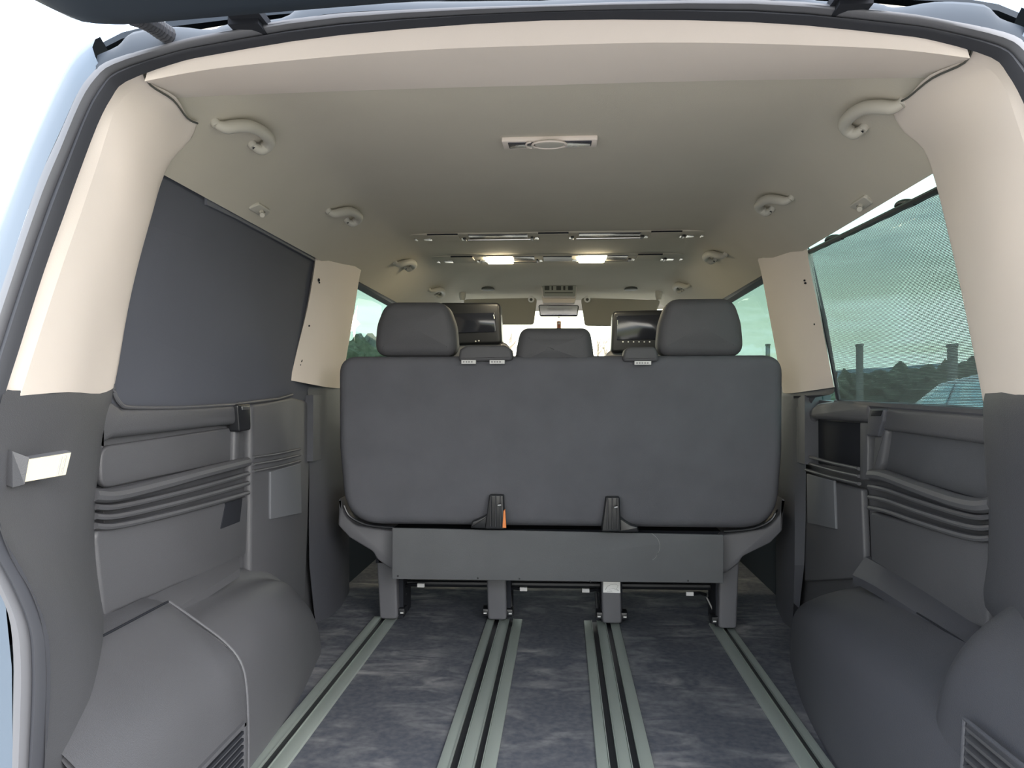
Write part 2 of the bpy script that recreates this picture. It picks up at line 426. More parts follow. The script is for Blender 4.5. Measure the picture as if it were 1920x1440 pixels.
ledge(-1, wl, [(190, 1158), (265, 1128), (345, 1092), (420, 1057), (447, 1043)], [(196, 1199), (260, 1172), (320, 1146), (400, 1098), (450, 1066)], 'wall_trim')
ledge(1, wr, [(1860, 1195), (1800, 1155), (1720, 1103), (1650, 1060), (1622, 1044)], [(1850, 1232), (1800, 1200), (1720, 1150), (1640, 1099), (1598, 1078)], 'dark_trim')  # right ledge takes the darker trim, shade put into its colour
obj('wheel_arch', arch(-1, AL), 'wall_trim', wl, smooth=60)
AR = [(1.0, [(.84, .36), (.80, .345), (.75, .33), (.68, .305), (.62, .275), (.585, .22), (.578, .12), (.575, -.01)]),
      (1.5, [(.84, .345), (.80, .33), (.755, .318), (.69, .295), (.625, .262), (.592, .205), (.585, .11), (.582, -.01)]),
      (1.8, [(.84, .325), (.80, .31), (.76, .30), (.70, .28), (.64, .248), (.612, .195), (.605, .11), (.602, -.01)]),
      (2.0, [(.84, .295), (.80, .28), (.765, .27), (.715, .25), (.665, .222), (.640, .175), (.632, .10), (.628, -.01)]),
      (2.15, [(.84, .25), (.80, .24), (.77, .232), (.73, .215), (.69, .192), (.668, .155), (.66, .09), (.655, -.01)]),
      (2.26, [(.84, .205), (.80, .20), (.775, .194), (.742, .182), (.71, .163), (.69, .13), (.682, .075), (.678, -.01)]),
      (2.29, [(.84, .17), (.80, .165), (.775, .16), (.745, .15), (.715, .135), (.697, .11), (.69, .06), (.686, -.01)]),
      (2.30, [(.84, -.01), (.80, -.01), (.782, -.01), (.76, -.01), (.735, -.01), (.716, -.01), (.706, -.01), (.70, -.012)])]
obj('wheel_arch', arch(1, AR), 'dark_trim', wr, smooth=60)  # darker than the left arch: the shaded side is in the colour

# left storage cover behind the arch (rounded box with seam and vent)
cv = empty('storage_cover', (-.64, 1.3, 0), 'grey plastic compartment cover beside the left door edge with a vent', 'cover')
def coverloft(s, ys, prof, th):
    rows = [[Vector((s*x, y, z)) for x, z in prof] for y in ys]
    return loft(rows, 3, 1, thick=(-s*-.0, 0, 0))
PRL = [(.80, .366), (.752, .356), (.70, .322), (.640, .280), (.606, .240), (.594, .19), (.590, .10), (.590, .0)]
V = loft([[Vector((-x+dx, y, z+dz)) for x, z in PRL] for y, dx, dz in ((1.0, 0, .0), (1.2, 0, 0), (1.40, 0, 0), (1.475, 0, 0), (1.486, -.004, -.004), (1.489, -.016, -.016))], 3)
PRE = smooth_line([Vector((-x+.001, 1.484, z+.001)) for x, z in PRL[1:]], 4)
obj('cover_edge', tube(PRE, .0028, 8), 'wall_trim', cv)
obj('cover_shell', V, 'wall_trim', cv, smooth=50)
for k in range(9):
    y0 = 1.13; yy = 1.455
    z = .005+.0135*k
    obj('vent_slat', box(-.594, -.5855, y0, yy, z, z+.006), 'black_matte', cv, smooth=0)
obj('vent_frame', join(box(-.594, -.584, 1.455, 1.463, 0, .133), box(-.594, -.584, 1.12, 1.463, .126, .134)), 'wall_trim', cv, smooth=0)
obj('cover_seam', tube([(-.7525, 1.12, .3575), (-.7525, 1.482, .3575)], .0022, 6), 'black_matte', cv)
obj('press_lug', tube([Vector((-.70, 1.488, .312)), Vector((-.635, 1.492, .268))], .004, 8), 'wall_trim', cv)

# right wall pieces
def R(name, pts, x, d, r, rc, m='wall_trim', parent=None):
    return obj(name, wallslab(pts, x, d, r, rc), m, parent or wr)
R('backing_panel', [(1480, 745), (1560, 752), (1860, 775), (1862, 1260), (1600, 1150), (1478, 1190)], .825, .02, .002, .004)
R('upper_rail', [(1512, 772), (1530, 757), (1572, 750), (1628, 757), (1628, 792), (1520, 785), (1515, 800), (1511, 850)], .795, .03, .012, .012)
R('upper_rail', [(1652, 764), (1864, 780), (1864, 836), (1652, 806)], .795, .03, .010, .014)
R('pocket_side', [(1612, 792), (1628, 792), (1626, 812), (1626, 900), (1612, 900)], .797, .028, .004, .004)
R('pocket_side', [(1500, 800), (1516, 800), (1516, 870), (1500, 870)], .797, .028, .004, .004)
R('storage_pocket', [(1513, 786), (1616, 794), (1616, 882), (1513, 866)], .821, .004, .001, .01, 'black_matte')
for k in range(3):
    p = [onX(1512, 855+k*13, .796), onX(1560, 868+k*13.5, .793), onX(1611, 879+k*14, .796)]
    obj('groove_rib', tube(p, .006, 8, .8), 'wall_trim', wr)
R('lower_front_panel', [(1510, 890), (1614, 917), (1620, 1060), (1600, 1085), (1508, 1090)], .803, .02, .006, .01)
R('cover_card', [(1512, 888), (1563, 901), (1566, 992), (1514, 980)], .796, .008, .002, .003, 'card')
c = R('belt_clip', [(1630, 766), (1657, 766), (1654, 790), (1645, 819), (1624, 818), (1626, 790)], .787, .03, .005, .008, 'dark_trim')
obj('buckle_slot', wallslab([(1634, 769), (1654, 769), (1650, 780), (1632, 780)], .785, .006, .001, .002), 'black', c)
R('recess_rim', [(1640, 806), (1662, 804), (1652, 870), (1648, 885), (1634, 890)], .797, .025, .008, .01)
R('recess_panel', [(1655, 798), (1690, 794), (1862, 812), (1862, 945), (1655, 884)], .812, .015, .004, .03, 'carpet_trim')
p = [onX(a, b, x) for a, b, x in ((1636, 890, .797), (1662, 893, .79), (1720, 914, .788), (1790, 938, .788), (1835, 948, .79), (1865, 945, .797))]
obj('ledge_roll', tube(smooth_line(p, 6), .016, 10, .9), 'wall_trim', wr)
for dy in (18, 38, 58):
    p = [onX(a, b+dy, x) for a, b, x in ((1632, 894, .80), (1662, 900, .796), (1720, 920, .795), (1790, 942, .795), (1835, 952, .796), (1865, 950, .80))]
    obj('groove_rib', tube(smooth_line(p, 6), .0085, 8, .75), 'wall_trim', wr)
R('lower_panel', [(1630, 958), (1790, 1004), (1862, 1014), (1850, 1180), (1800, 1165), (1655, 1078), (1632, 1050)], .803, .02, .008, .02)
rr = [[onX(a, b, x) for a, b in q] for q, x in (([(1563, 737), (1545, 742), (1515, 765), (1511, 900), (1508, 1060), (1490, 1200)], .80), ([(1488, 738), (1488, 745), (1488, 765), (1490, 900), (1490, 1060), (1486, 1180)], .775), ([(1468, 738), (1468, 750), (1468, 800), (1468, 900), (1468, 1060), (1468, 1180)], .77), ([(1455, 738), (1455, 750), (1455, 800), (1455, 900), (1455, 1060), (1455, 1160)], .80))]
for r_ in rr: r_.insert(0, r_[0]+Vector((.012, 0, .06)))
obj('pillar_foot_panel', loft(rr, 2), 'dark_trim', wr)

# right storage cover with louvre vent
cv = empty('storage_cover', (.62, 1.1, 0), 'bulging shade-darkened plastic compartment cover with a louvred vent, right side', 'cover')
PRR = [(.83, .50), (.775, .482), (.715, .448), (.66, .402), (.622, .345), (.603, .27), (.592, .15), (.586, 0)]
V = loft([[Vector((x+dx, y, z+dz)) for x, z in PRR] for y, dx, dz in ((.96, 0, 0), (1.1, 0, 0), (1.2, .002, -.002), (1.26, .012, -.012), (1.30, .04, -.04), (1.315, .075, -.08))], 3, 2)
obj('cover_shell', V, 'dark_trim', cv, smooth=60)  # darker than the left cover, side shade painted in
def gx(z): return .586+.052*z-.006
for k in range(22):
    z = .008+.0137*k; za = z+.008
    q = [(gx(z), z), (gx(za)-.004, za), (gx(za)+.010, za), (gx(z)+.010, z+.003)]
    V = [(x, y, zz) for y in (.96, 1.126) for x, zz in q]
    obj('louvre_slat', (V, [(0, 1, 2, 3), (7, 6, 5, 4), (0, 4, 5, 1), (1, 5, 6, 2), (2, 6, 7, 3), (3, 7, 4, 0)]), 'wall_trim', cv, smooth=0)
obj('vent_frame', join(tube([(gx(0)-.002, 1.13, 0), (gx(.31)-.002, 1.13, .312)], .003, 8), tube([(gx(.312)-.002, .95, .312), (gx(.312)-.002, 1.13, .312)], .003, 8)), 'dark_trim', cv)

# ---- rear pillars: traced rows (seal edge, bevel, face, window edge)
rowC = [onY(*q) for q in ((275, 130, 1.12), (232, 150, 1.11), (205, 180, 1.10), (188, 210, 1.095), (165, 265, 1.08), (135, 345, 1.06), (95, 460, 1.03), (50, 595, 1.0), (5, 740, .97))]
rowD = [onY(*q) for q in ((283, 157, 1.17), (240, 174, 1.155), (216, 207, 1.14), (203, 242, 1.13), (185, 300, 1.12), (155, 390, 1.10), (120, 490, 1.07), (80, 610, 1.04), (38, 742, 1.01))]
rowF = [onX(*q) for q in ((360, 231, -.668), (335, 266, -.675), (310, 306, -.69), (291, 350, -.708), (275, 405, -.72), (250, 490, -.74), (222, 590, -.755), (200, 680, -.768), (187, 738, -.775))]
rowE = [onX(*q) for q in ((371, 229, -.665), (347, 262, -.685), (320, 300, -.71), (301, 342, -.735), (285, 398, -.75), (262, 482, -.765), (240, 580, -.78), (223, 680, -.79), (214, 726, -.797))]
rowE[0] = onC(371, 229, -.004); rowE[1] = onC(357, 262, -.004); rowF[0] = onC(352, 219, -.008); rowF[1] = onC(338, 262, -.012)
rowM = [(d*.55+f*.45) + Vector((.012, 0, .004)) for d, f in zip(rowD, rowF)]
rowB2 = [q+Vector((-.035, .012, 0)) for q in rowE]
pl = empty('trim_2', (-.74, 1.15, .77), 'pale beige plastic cover of the left rear pillar', 'pillar trim', kind='structure')
rowCh = [q+Vector((-.012, .008, .006 if q.z > 1.1 else 0)) for q in rowC]
obj('pillar_cover', join(loft([rowCh, rowD], 3), loft([rowD, rowM, rowF, rowE, rowB2], 3, 3)), 'beige', pl, smooth=80)
sm = smooth_line([rowCh[0], rowD[0], rowM[0]*.6+rowD[0]*.2+rowF[0]*.2, rowF[0], rowE[0]], 4)
obj('seam', tube([q+Vector((.001, -.003, -.0035)) for q in sm], .0018, 6), 'button', pl)
mirr = lambda r: [Vector((-q.x, q.y, q.z)) for q in r]
rE = [onX(*q) for q in ((1692, 186, .655), (1676, 212, .66), (1700, 250, .69), (1733, 280, .715), (1757, 342, .74), (1778, 425, .755), (1800, 520, .77), (1825, 640, .785), (1847, 752, .797))]
for i_, (a, b) in enumerate(((1690, 187), (1675, 212), (1695, 247), (1731, 278))): rE[i_] = onC(a, b, -.004)
rF = [q+Vector((-.012, -.03, 0)) for q in rE]; rF[0] = onC(1705, 178, -.008); rF[1] = onC(1692, 210, -.010); rF[2] = onC(1712, 246, -.012); rF[3] = onC(1744, 280, -.014)
rC, rD = mirr(rowC), mirr(rowD)
rM = [(d*.55+f*.45) + Vector((-.012, 0, .004)) for d, f in zip(rD, rF)]
pr = empty('trim_3', (.74, 1.15, .77), 'pale beige plastic cover of the right rear pillar', 'pillar trim', kind='structure')
rCh = mirr(rowCh)
obj('pillar_cover', join(loft([rCh, rD], 3), loft([rD, rM, rF, rE, [q+Vector((.035, .012, 0)) for q in rE]], 3, 3)), 'beige', pr, smooth=80)
sm = smooth_line([rCh[0], rD[0], rM[0]*.6+rD[0]*.2+rF[0]*.2, rF[0], rE[0]], 4)
obj('seam', tube([q+Vector((-.001, -.003, -.0035)) for q in sm], .0018, 6), 'button', pr)

# lower halves of the rear pillars, dark
lowC = [onY(*q) for q in ((5, 740, .97), (-15, 850, .955), (-12, 950, .945), (20, 1045, .94), (55, 1105, .94), (78, 1170, .94), (87, 1250, .94), (85, 1350, .94), (82, 1460, .94), (60, 1650, .94))]
lowD = [onY(*q) for q in ((38, 742, 1.01), (24, 850, 1.0), (22, 950, .995), (44, 1045, .985), (76, 1105, .98), (96, 1170, .975), (104, 1250, .975), (102, 1350, .975), (100, 1460, .975), (80, 1650, .975))]
lowF = [onX(*q) for q in ((187, 738, -.775), (179, 850, -.775), (170, 950, -.77), (160, 1050, -.765), (172, 1120, -.76), (193, 1180, -.755), (197, 1260, -.75), (198, 1350, -.745), (198, 1460, -.742), (198, 1650, -.74))]
lowE = [onX(*q) for q in ((214, 726, -.797), (190, 850, -.81), (178, 950, -.81), (180, 1050, -.81), (192, 1130, -.81), (200, 1190, -.80), (203, 1270, -.79), (204, 1360, -.785), (204, 1460, -.78), (204, 1650, -.78))]
for r_ in (lowC, lowD): r_.insert(0, r_[0]+Vector((-.004, .03, .004)))
for r_ in (lowF, lowE): r_.insert(0, r_[0]+Vector((-.018, .024, .03)))
lowM = [(d*.5+f*.5)+Vector((.01, 0, 0)) for d, f in zip(lowD, lowF)]
obj('lower_cover', loft([lowC, lowD, lowM, lowF, lowE], 3, 2), 'wall_trim', wl, smooth=50)
lowEr = [q.copy() for q in mirr(lowE)]; lowFr = [q.copy() for q in mirr(lowF)]
for i, (a, b) in enumerate(((1850, 752), (1853, 850), (1860, 950), (1858, 1050), (1852, 1130))):
    i += 1
    lowEr[i] = onX(a, b, .80); lowFr[i] = lowEr[i]+Vector((-.02, -.03, 0))
lowEr[0] = lowEr[1]+Vector((.018, .024, .03)); lowFr[0] = lowFr[1]+Vector((.018, .024, .03))
obj('lower_cover', loft([mirr(lowC), mirr(lowD), [(d*.5+f*.5)+Vector((-.01, 0, 0)) for d, f in zip(mirr(lowD), lowFr)], lowFr, lowEr], 3, 2), 'dark_trim', wr, smooth=50)  # right half darkened against the left to paint in its shade

# ---- beige header over the tailgate opening
def half(pts): return [onY(*q) for q in pts]
h0 = half(((275, 130, 1.12), (360, 107, 1.125), (450, 88, 1.13), (640, 62, 1.135), (820, 45, 1.14)))
h1 = half(((283, 157, 1.17), (360, 148, 1.20), (450, 141, 1.22), (640, 129, 1.25), (820, 120, 1.265)))
def arcrow(l, c): return l + [c] + [Vector((-q.x, q.y, q.z)) for q in reversed(l)]
H0 = arcrow(h0, Vector((0, 1.143, onY(1017, 35, 1.143).z)))
H1 = arcrow(h1, Vector((0, 1.28, onY(1017, 113, 1.275).z)))
H2 = arcrow([onC(a, b, -.004) for a, b in ((316, 184), (380, 181), (450, 178), (640, 171), (820, 165))], Vector((0, onC(1017, 160, -.004).y, 1.336)))
H15 = [(a+b)/2 + Vector((0, 0, -.001)) for a, b in zip(H1, H2)]
H05 = [(a+b)/2 + Vector((0, -.012, -.012)) for a, b in zip(H0, H1)]
H3 = [q+Vector((0, .01, .015)) for q in H2]
H0 = [q+Vector((0, .008, .012)) for q in H0]
tag(obj('trim_4', loft([H0, H05, H1, H15, H2, H3], 3, 1), 'beige', smooth=14), 'pale beige header trim over the tailgate opening', 'header trim', kind='structure')

# ---- tailgate weatherstrip: two bands round the opening
def bandrow(pts): return [onY(*q) for q in pts]
sB = bandrow(((640, 24, 1.11), (400, 62, 1.10), (300, 85, 1.095), (213, 110, 1.09), (177, 132, 1.085), (147, 172, 1.075), (110, 255, 1.06), (72, 340, 1.045), (23, 482, 1.02), (-30, 640, .99), (-75, 790, .965), (-75, 900, .95), (-62, 990, .94), (-15, 1085, .935), (15, 1150, .93), (25, 1230, .93), (24, 1350, .93), (20, 1650, .93)))
sC = bandrow(((640, 62, 1.135), (400, 99, 1.128), (320, 117, 1.122), (232, 150, 1.11), (205, 180, 1.10), (178, 232, 1.087), (140, 332, 1.062), (115, 402, 1.045), (77, 508, 1.02), (30, 655, .985), (-10, 790, .96), (-14, 900, .948), (-2, 1000, .942), (45, 1088, .94), (80, 1175, .94), (88, 1240, .94), (86, 1350, .94), (62, 1650, .94)))
for k in (0,):
    pass
sTopB = Vector((0, 1.118, onY(1017, 9, 1.118).z)); sTopC = Vector((0, 1.143, onY(1017, 35, 1.143).z))
fullB = list(reversed(sB)) + [sTopB] + [Vector((-q.x, q.y, q.z)) for q in sB]
fullC = list(reversed(sC)) + [sTopC] + [Vector((-q.x, q.y, q.z)) for q in sC]
m1 = [b*.62+c*.38+Vector((0, -.010, 0)) for b, c in zip(fullB, fullC)]
m2 = [b*.5+c*.5+Vector((0, .002, 0)) for b, c in zip(fullB, fullC)]
m3 = [b*.2+c*.8+Vector((0, -.010, 0)) for b, c in zip(fullB, fullC)]
ws = empty('weatherstrip', (0, 1.1, 0), 'dark rubber door seal running round the tailgate opening', 'door seal')
obj('seal_bulb', loft([m2, m3, [q+Vector((0, .006, 0)) for q in fullC]], 3, 3), 'rubber', ws, smooth=60)
obj('seal_lip', loft([fullB, m1, m2], 3, 2), 'rubber_light', ws, smooth=60)

# ---- painted rear corner of the body, left and right, with the channel over the opening
sA = bandrow(((188, 69, 1.13), (170, 78, 1.14), (147, 98, 1.145), (117, 148, 1.15), (67, 258, 1.15), (20, 372, 1.15), (-40, 520, 1.14), (-100, 680, 1.12), (-130, 820, 1.1), (-135, 1000, 1.08), (-135, 1400, 1.08), (-135, 2300, 1.08)))
sBB = bandrow(((186, 122, 1.09), (177, 132, 1.085), (147, 172, 1.075), (118, 235, 1.065), (72, 340, 1.045), (23, 482, 1.02), (-30, 640, .99), (-75, 790, .965), (-75, 900, .95), (-25, 1060, .938), (22, 1250, .93), (22, 2200, .93)))
sA2 = [q+Vector((-.03, .08, .0)) for q in sA]
for s, nm, side in ((1, 'trim_5', 'left'), (-1, 'trim_6', 'right')):
    rws = [[Vector((s*q.x, q.y, q.z)) for q in r] for r in (sA2, sA, [(a*.5+b*.5)+Vector((-.004, -.012, 0)) for a, b in zip(sA, sBB)], sBB)]
    tag(obj(nm, loft(rws, 3, 2), 'paint', smooth=50), 'blue-grey painted body corner outside the %s rear pillar' % side, 'body panel', kind='structure')
# channel above the seal
cA = bandrow(((190, 100, 1.12), (230, 82, 1.13), (250, 60, 1.14), (330, 50, 1.15), (400, 58, 1.15), (430, 47, 1.15), (530, 37, 1.15), (570, 12, 1.16), (660, 4, 1.16)))
cB = bandrow(((180, 130, 1.085), (213, 112, 1.09), (250, 99, 1.092), (330, 79, 1.097), (400, 63, 1.10), (430, 58, 1.10), (530, 42, 1.105), (570, 36, 1.107), (660, 22, 1.11)))
cfA = cA + [Vector((0, 1.17, 1.37))] + [Vector((-q.x, q.y, q.z)) for q in reversed(cA)]
cfB = cB + [sTopB.copy()] + [Vector((-q.x, q.y, q.z)) for q in reversed(cB)]
cM = [(a*.45+b*.55)+Vector((0, -.006, 0)) for a, b in zip(cfA, cfB)]
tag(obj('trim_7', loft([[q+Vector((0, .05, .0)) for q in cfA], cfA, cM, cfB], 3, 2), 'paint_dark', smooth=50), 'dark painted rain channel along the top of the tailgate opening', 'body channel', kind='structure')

# ---- middle pillars (between the rear and the second-row windows)
def pillar(nm, label, rowsx, holes, x):
    t = empty(nm, (x, 2.35, .8), label, 'pillar trim', kind='structure')
    rows = [[onX(*q) for q in r] for r in rowsx]
    s = -1 if x < 0 else 1
    rows = [[q+Vector((s*.06, .14, 0)) for q in rows[0]]] + rows + [[q+Vector((s*.06, .03, 0)) for q in rows[-1]]]
    obj('pillar_cover', loft(rows, 3, 2), 'beige', t, smooth=40)
    for a, b, xx, r in holes:
        c = onX(a, b, xx); obj('screw_hole', disc(c+Vector((s*.004, 0, 0)), (-s, -.35, 0), r, .006, 10), 'black_matte', t)
    return t
pillar('trim_8', 'beige cover of the left middle pillar with small screw holes',
       [[(592, 466, -.74), (590, 500, -.745), (577, 575, -.762), (560, 645, -.782), (544, 713, -.80)],
        [(648, 461, -.70), (642, 500, -.715), (632, 575, -.735), (622, 650, -.755), (612, 726, -.772)],
        [(684, 487, -.69), (675, 515, -.705), (663, 590, -.728), (652, 655, -.75), (640, 728, -.772)]],
       [(598, 525, -.742, .0055), (599, 530, -.742, .003), (580, 611, -.765, .003), (565, 676, -.785, .006), (563, 684, -.787, .003)], -.76)
pillar('trim_9', 'beige cover of the right middle pillar with small screw holes',
       [[(1514, 466, .74), (1518, 500, .745), (1534, 575, .762), (1549, 650, .782), (1564, 726, .80)],
        [(1447, 452, .70), (1452, 500, .715), (1464, 575, .735), (1476, 650, .755), (1488, 737, .772)],
        [(1421, 488, .69), (1428, 515, .705), (1442, 590, .728), (1454, 655, .75), (1468, 737, .772)]],
       [(1508, 526, .742, .003), (1509, 531, .742, .003), (1527, 608, .765, .003), (1538, 664, .782, .003), (1538, 672, .783, .003), (1521, 722, .785, .007)], .76)

# ---- front pillars and window frames of the second row
for s, nm, side in ((-1, 'trim_10', 'left'), (1, 'trim_11', 'right')):
    t = empty(nm, (s*.78, 3.8, .8), 'grey-beige front door pillar on the %s behind the front seat' % side, 'pillar trim', kind='structure')
    rr = [[Vector((s*x, y, z)) for x, z in ((.83, .3), (.83, .77), (.80, 1.0), (.745, 1.215))] for y in (3.72, 3.73)]
    r2 = [[Vector((s*(x-.05), y, z)) for x, z in ((.83, .3), (.83, .77), (.80, 1.0), (.745, 1.235))] for y in (3.75, 3.86)]
    r3 = [[Vector((s*x, y, z)) for x, z in ((.83, .3), (.83, .77), (.80, 1.0), (.745, 1.215))] for y in (3.89, 3.90)]
    obj('pillar_cover', loft(rr+r2+r3, 2, 1), 'beige', t)
    # dark frame round the second-row pane
    obj('window_frame', join(tube([Vector((s*.77, 2.45, 1.215)), Vector((s*.77, 3.74, 1.20))], .03, 8), tube([Vector((s*.79, 3.72, 1.215)), Vector((s*.825, 3.72, .76))], .02, 8)), 'dark_trim', t)
    obj('sill', box(*sorted((s*.78, s*.86)), 2.45, 4.9, .55, .765), 'dark_trim', t)

# ---- panes
def pane(nm, label, y0, y1, s, m, zb=.735, zt=1.245):
    xb, xt = .835, .782
    V = [(s*xb, y0, zb), (s*xb, y1, zb), (s*xt, y1, zt), (s*xt, y0, zt)]
    V += [(x+s*.004, y, z) for x, y, z in V]
    return tag(obj(nm, (V, [(0, 1, 2, 3), (7, 6, 5, 4), (0, 4, 5, 1), (1, 5, 6, 2), (2, 6, 7, 3), (3, 7, 4, 0)]), m, smooth=0), label, 'window', kind='structure')
pane('window_1', 'left rear side pane hidden behind the dark blackout panel', 1.25, 2.45, -1, 'glass_green')
w2 = pane('window_2', 'green tinted second-row pane on the left with a white star', 2.5, 3.72, -1, 'glass_light')
pane('window_3', 'green tinted second-row pane on the right', 2.5, 3.72, 1, 'glass_light')
pane('window_4', 'green tinted right rear side pane behind the mesh blind', 1.25, 2.45, 1, 'glass_green')
pane('window_5', 'left front door pane', 3.9, 4.6, -1, 'glass_front')
pane('window_6', 'right front door pane', 3.9, 4.6, 1, 'glass_front')
rr = [[Vector((x, y-.10*(x/.75)**2, z)) for x in (-.78, -.5, -.25, 0, .25, .5, .78)] for y, z in ((4.42, 1.25), (4.62, 1.05), (4.9, .72))]
tag(obj('window_7', loft(rr, 2, thick=(0, .004, .003)), 'glass_clear'), 'windscreen at the far front end', 'windscreen', kind='structure')
# clear star left open in the tint of the left second-row pane
def px_(z): return -(.835-.053*(z-.735)/.51)
c0 = onX(660, 606, -.81); st = []
for k in range(10):
    a = radians(90+36*k-14); r = .075 if k % 2 == 0 else .030
    st.append((c0.y+r*cos(a)*1.25, c0.z+r*sin(a)))
b = bmesh.new(); ee = []
for loop in ([(2.5, .735), (3.72, .735), (3.72, 1.245), (2.5, 1.245)], st):
    vv = [b.verts.new((px_(z), y, z)) for y, z in loop]
    ee += [b.edges.new((vv[q], vv[(q+1) % len(vv)])) for q in range(len(vv))]
bmesh.ops.triangle_fill(b, use_beauty=True, use_dissolve=False, edges=ee)
b.verts.index_update()
cc = w2.location.copy(); V = [v.co.copy()-cc for v in b.verts]; Fc = [tuple(v.index for v in f.verts) for f in b.faces]; b.free()
me = bpy.data.meshes.new('window_2'); me.from_pydata(V, [], Fc); me.materials.append(MT['glass_single']); w2.data = me
obj('star_opening', slab(st, .003, .0002, lambda u, v, w: (px_(v)-w, u, v), 1), 'glass_clear', w2, smooth=0)

# ---- front end: dashboard and bulkhead
tag(obj('wall_front', join(box(-.86, .86, 4.55, 5.0, -.3, .70), box(-.80, .80, 4.25, 4.6, .25, .68)), 'dashboard', smooth=0), 'hidden dashboard and bulkhead at the far front, lightened to bounce light', 'dashboard', kind='structure')
for s, nm, side in ((-1, 'trim_12', 'left'), (1, 'trim_13', 'right')):
    tag(obj(nm, tube([Vector((s*.775, 4.28, 1.24)), Vector((s*.80, 4.5, 1.0)), Vector((s*.82, 4.8, .7))], .035, 8), 'beige'), 'windscreen pillar on the %s' % side, 'pillar trim', kind='structure')
rr = [[Vector((x, y-.10*(x/.75)**2, z)) for x in (-.78, -.5, 0, .5, .78)] for y, z in ((4.25, 1.285), (4.40, 1.262), (4.43, 1.245), (4.44, 1.285), (4.32, 1.45))]
tag(obj('trim_14', loft(rr, 2), 'beige'), 'headliner edge above the windscreen', 'header trim', kind='structure')

# ---- blackout panel over the left rear window
bp = empty('blackout_panel', (-.8, 1.9, .75), 'flat dark blue-grey blackout panel filling the left rear window', 'window cover')
bo = [onX(*q) for q in ((205, 775, -.806), (205, 600, -.79), (270, 420, -.765), (296, 316, -.742), (602, 455, -.742), (606, 520, -.76), (605, 640, -.79), (600, 775, -.812))]
bo2 = [q+Vector((-.012, 0, 0)) for q in bo]; n = len(bo)
V, Fc = bo+bo2, [tuple(range(n)), tuple(range(2*n-1, n-1, -1))]+[(i, i+n, (i+1) % n+n, (i+1) % n) for i in range(n)]
obj('panel_sheet', (V, Fc), 'blackout', bp, smooth=0)
def strip(pts, d=.006, off=(.004, 0, 0)):
    q = [onX(*p)+Vector(off) for p in pts]; n = len(q)
    return q+[v+Vector((-d if q[0].x < 0 else d, 0, 0)) for v in q], [tuple(range(n)), tuple(range(2*n-1, n-1, -1))]+[(i, i+n, (i+1) % n+n, (i+1) % n) for i in range(n)]
obj('top_strip', strip([(385, 370, -.741), (420, 388, -.742), (450, 400, -.742), (590, 476, -.742), (588, 489, -.745), (520, 452, -.745), (440, 410, -.745), (385, 384, -.745)]), 'blackout_edge', bp, smooth=0)
obj('edge_bead', tube(smooth_line([onX(*q) for q in ((207, 700, -.797), (214, 735, -.797), (226, 757, -.797), (248, 764, -.797), (340, 764, -.797), (446, 758, -.797))], 5), .004, 8), 'wall_trim', wl)
obj('pane_bottom_bead', tube([onX(*q) for q in ((446, 757, -.799), (520, 748, -.799), (548, 740, -.799))], .004, 8), 'wall_trim', wl)

# ---- mesh blind on the right rear window
bl = empty('window_blind', (.8, 1.8, .75), 'pulled-up fine mesh sun blind in the right rear window', 'blind')
rows = []
for k in range(5):
    f = k/4
    t0, t1 = onX(1513, 474, .752), onX(1775, 352, .755)
    b0, b1 = onX(1573, 756, .806), onX(1862, 778, .806)
    a = t0.lerp(t1, f); b = b0.lerp(b1, f)
    rows.append([a.lerp(b, q/4) for q in range(5)])
obj('mesh_cloth', grid(rows), 'blind_mesh', bl, smooth=0)
obj('blind_rod', tube([onX(1508, 477, .75), onX(1630, 419, .75), onX(1778, 347, .75)], .0095, 8, .75), 'black', bl)
for (a, b), k in (((1566, 449), 1.0), ((1700, 384), 1.15)):
    q = [onX(a+u*k, b+v*k, .75) for u, v in ((14, -3), (4, -6), (-8, -5), (-15, -1), (-17, 3))]
    obj('blind_hook', tube(smooth_line(q, 4), [.005]*17, 8), 'black', bl)
obj('edge_cord', tube([onX(1513, 474, .751), onX(1543, 600, .778), onX(1573, 756, .805)], .003, 6), 'black_matte', bl)
obj('sill_roll', tube([onX(1570, 756, .81), onX(1700, 765, .81), onX(1865, 777, .81)], .012, 8), 'dark_trim', bl)
obj('window_rubber', tube([onX(1516, 470, .765), onX(1546, 600, .79), onX(1573, 756, .815)], .007, 8), 'dark_trim', wr)

# ---- floor rails
def rail(nm, label, spans, y0=1.05, y1=2.61, first=0):
    t = empty(nm, ((spans[0][0]+spans[-1][1])/2, 1.6, 0), label, 'floor rail', 'floor rails')
    for a, b, k in spans:
        if k == 'f':
            P = rpoly([(a, .0), (a+.001, .0065), (b-.001, .0065), (b, 0)], .0012, 2)
            V, Fc = grid([[Vector((u, y, v)) for u, v in P] for y in (y0, y1)], True); n = len(P)
            Fc += [tuple(range(n)), tuple(range(2*n-1, n-1, -1))]
            obj('rail_flange', (V, Fc), 'rail', t, smooth=40)
        else:
            obj('rail_slot', box(a, b, y0, y1, 0, .0012), 'black', t, smooth=0)
            obj('slot_lip', join(box(a-.0005, a+.0016, y0, y1, 0, .0085), box(b-.0016, b+.0005, y0, y1, 0, .0085)), 'rail', t, smooth=0)
rail('floor_rail', 'single slotted metal floor rail beside the left wheel arch', [(-.618, -.591, 'f'), (-.591, -.570, 's'), (-.570, -.536, 'f')])
rail('floor_rail', 'double slotted metal floor rail left of the middle', [(-.229, -.204, 'f'), (-.204, -.184, 's'), (-.184, -.154, 'f'), (-.154, -.137, 's'), (-.137, -.108, 'f')])
rail('floor_rail', 'double slotted metal floor rail right of the middle', [(.098, .124, 'f'), (.124, .143, 's'), (.143, .170, 'f'), (.170, .188, 's'), (.188, .216, 'f')])
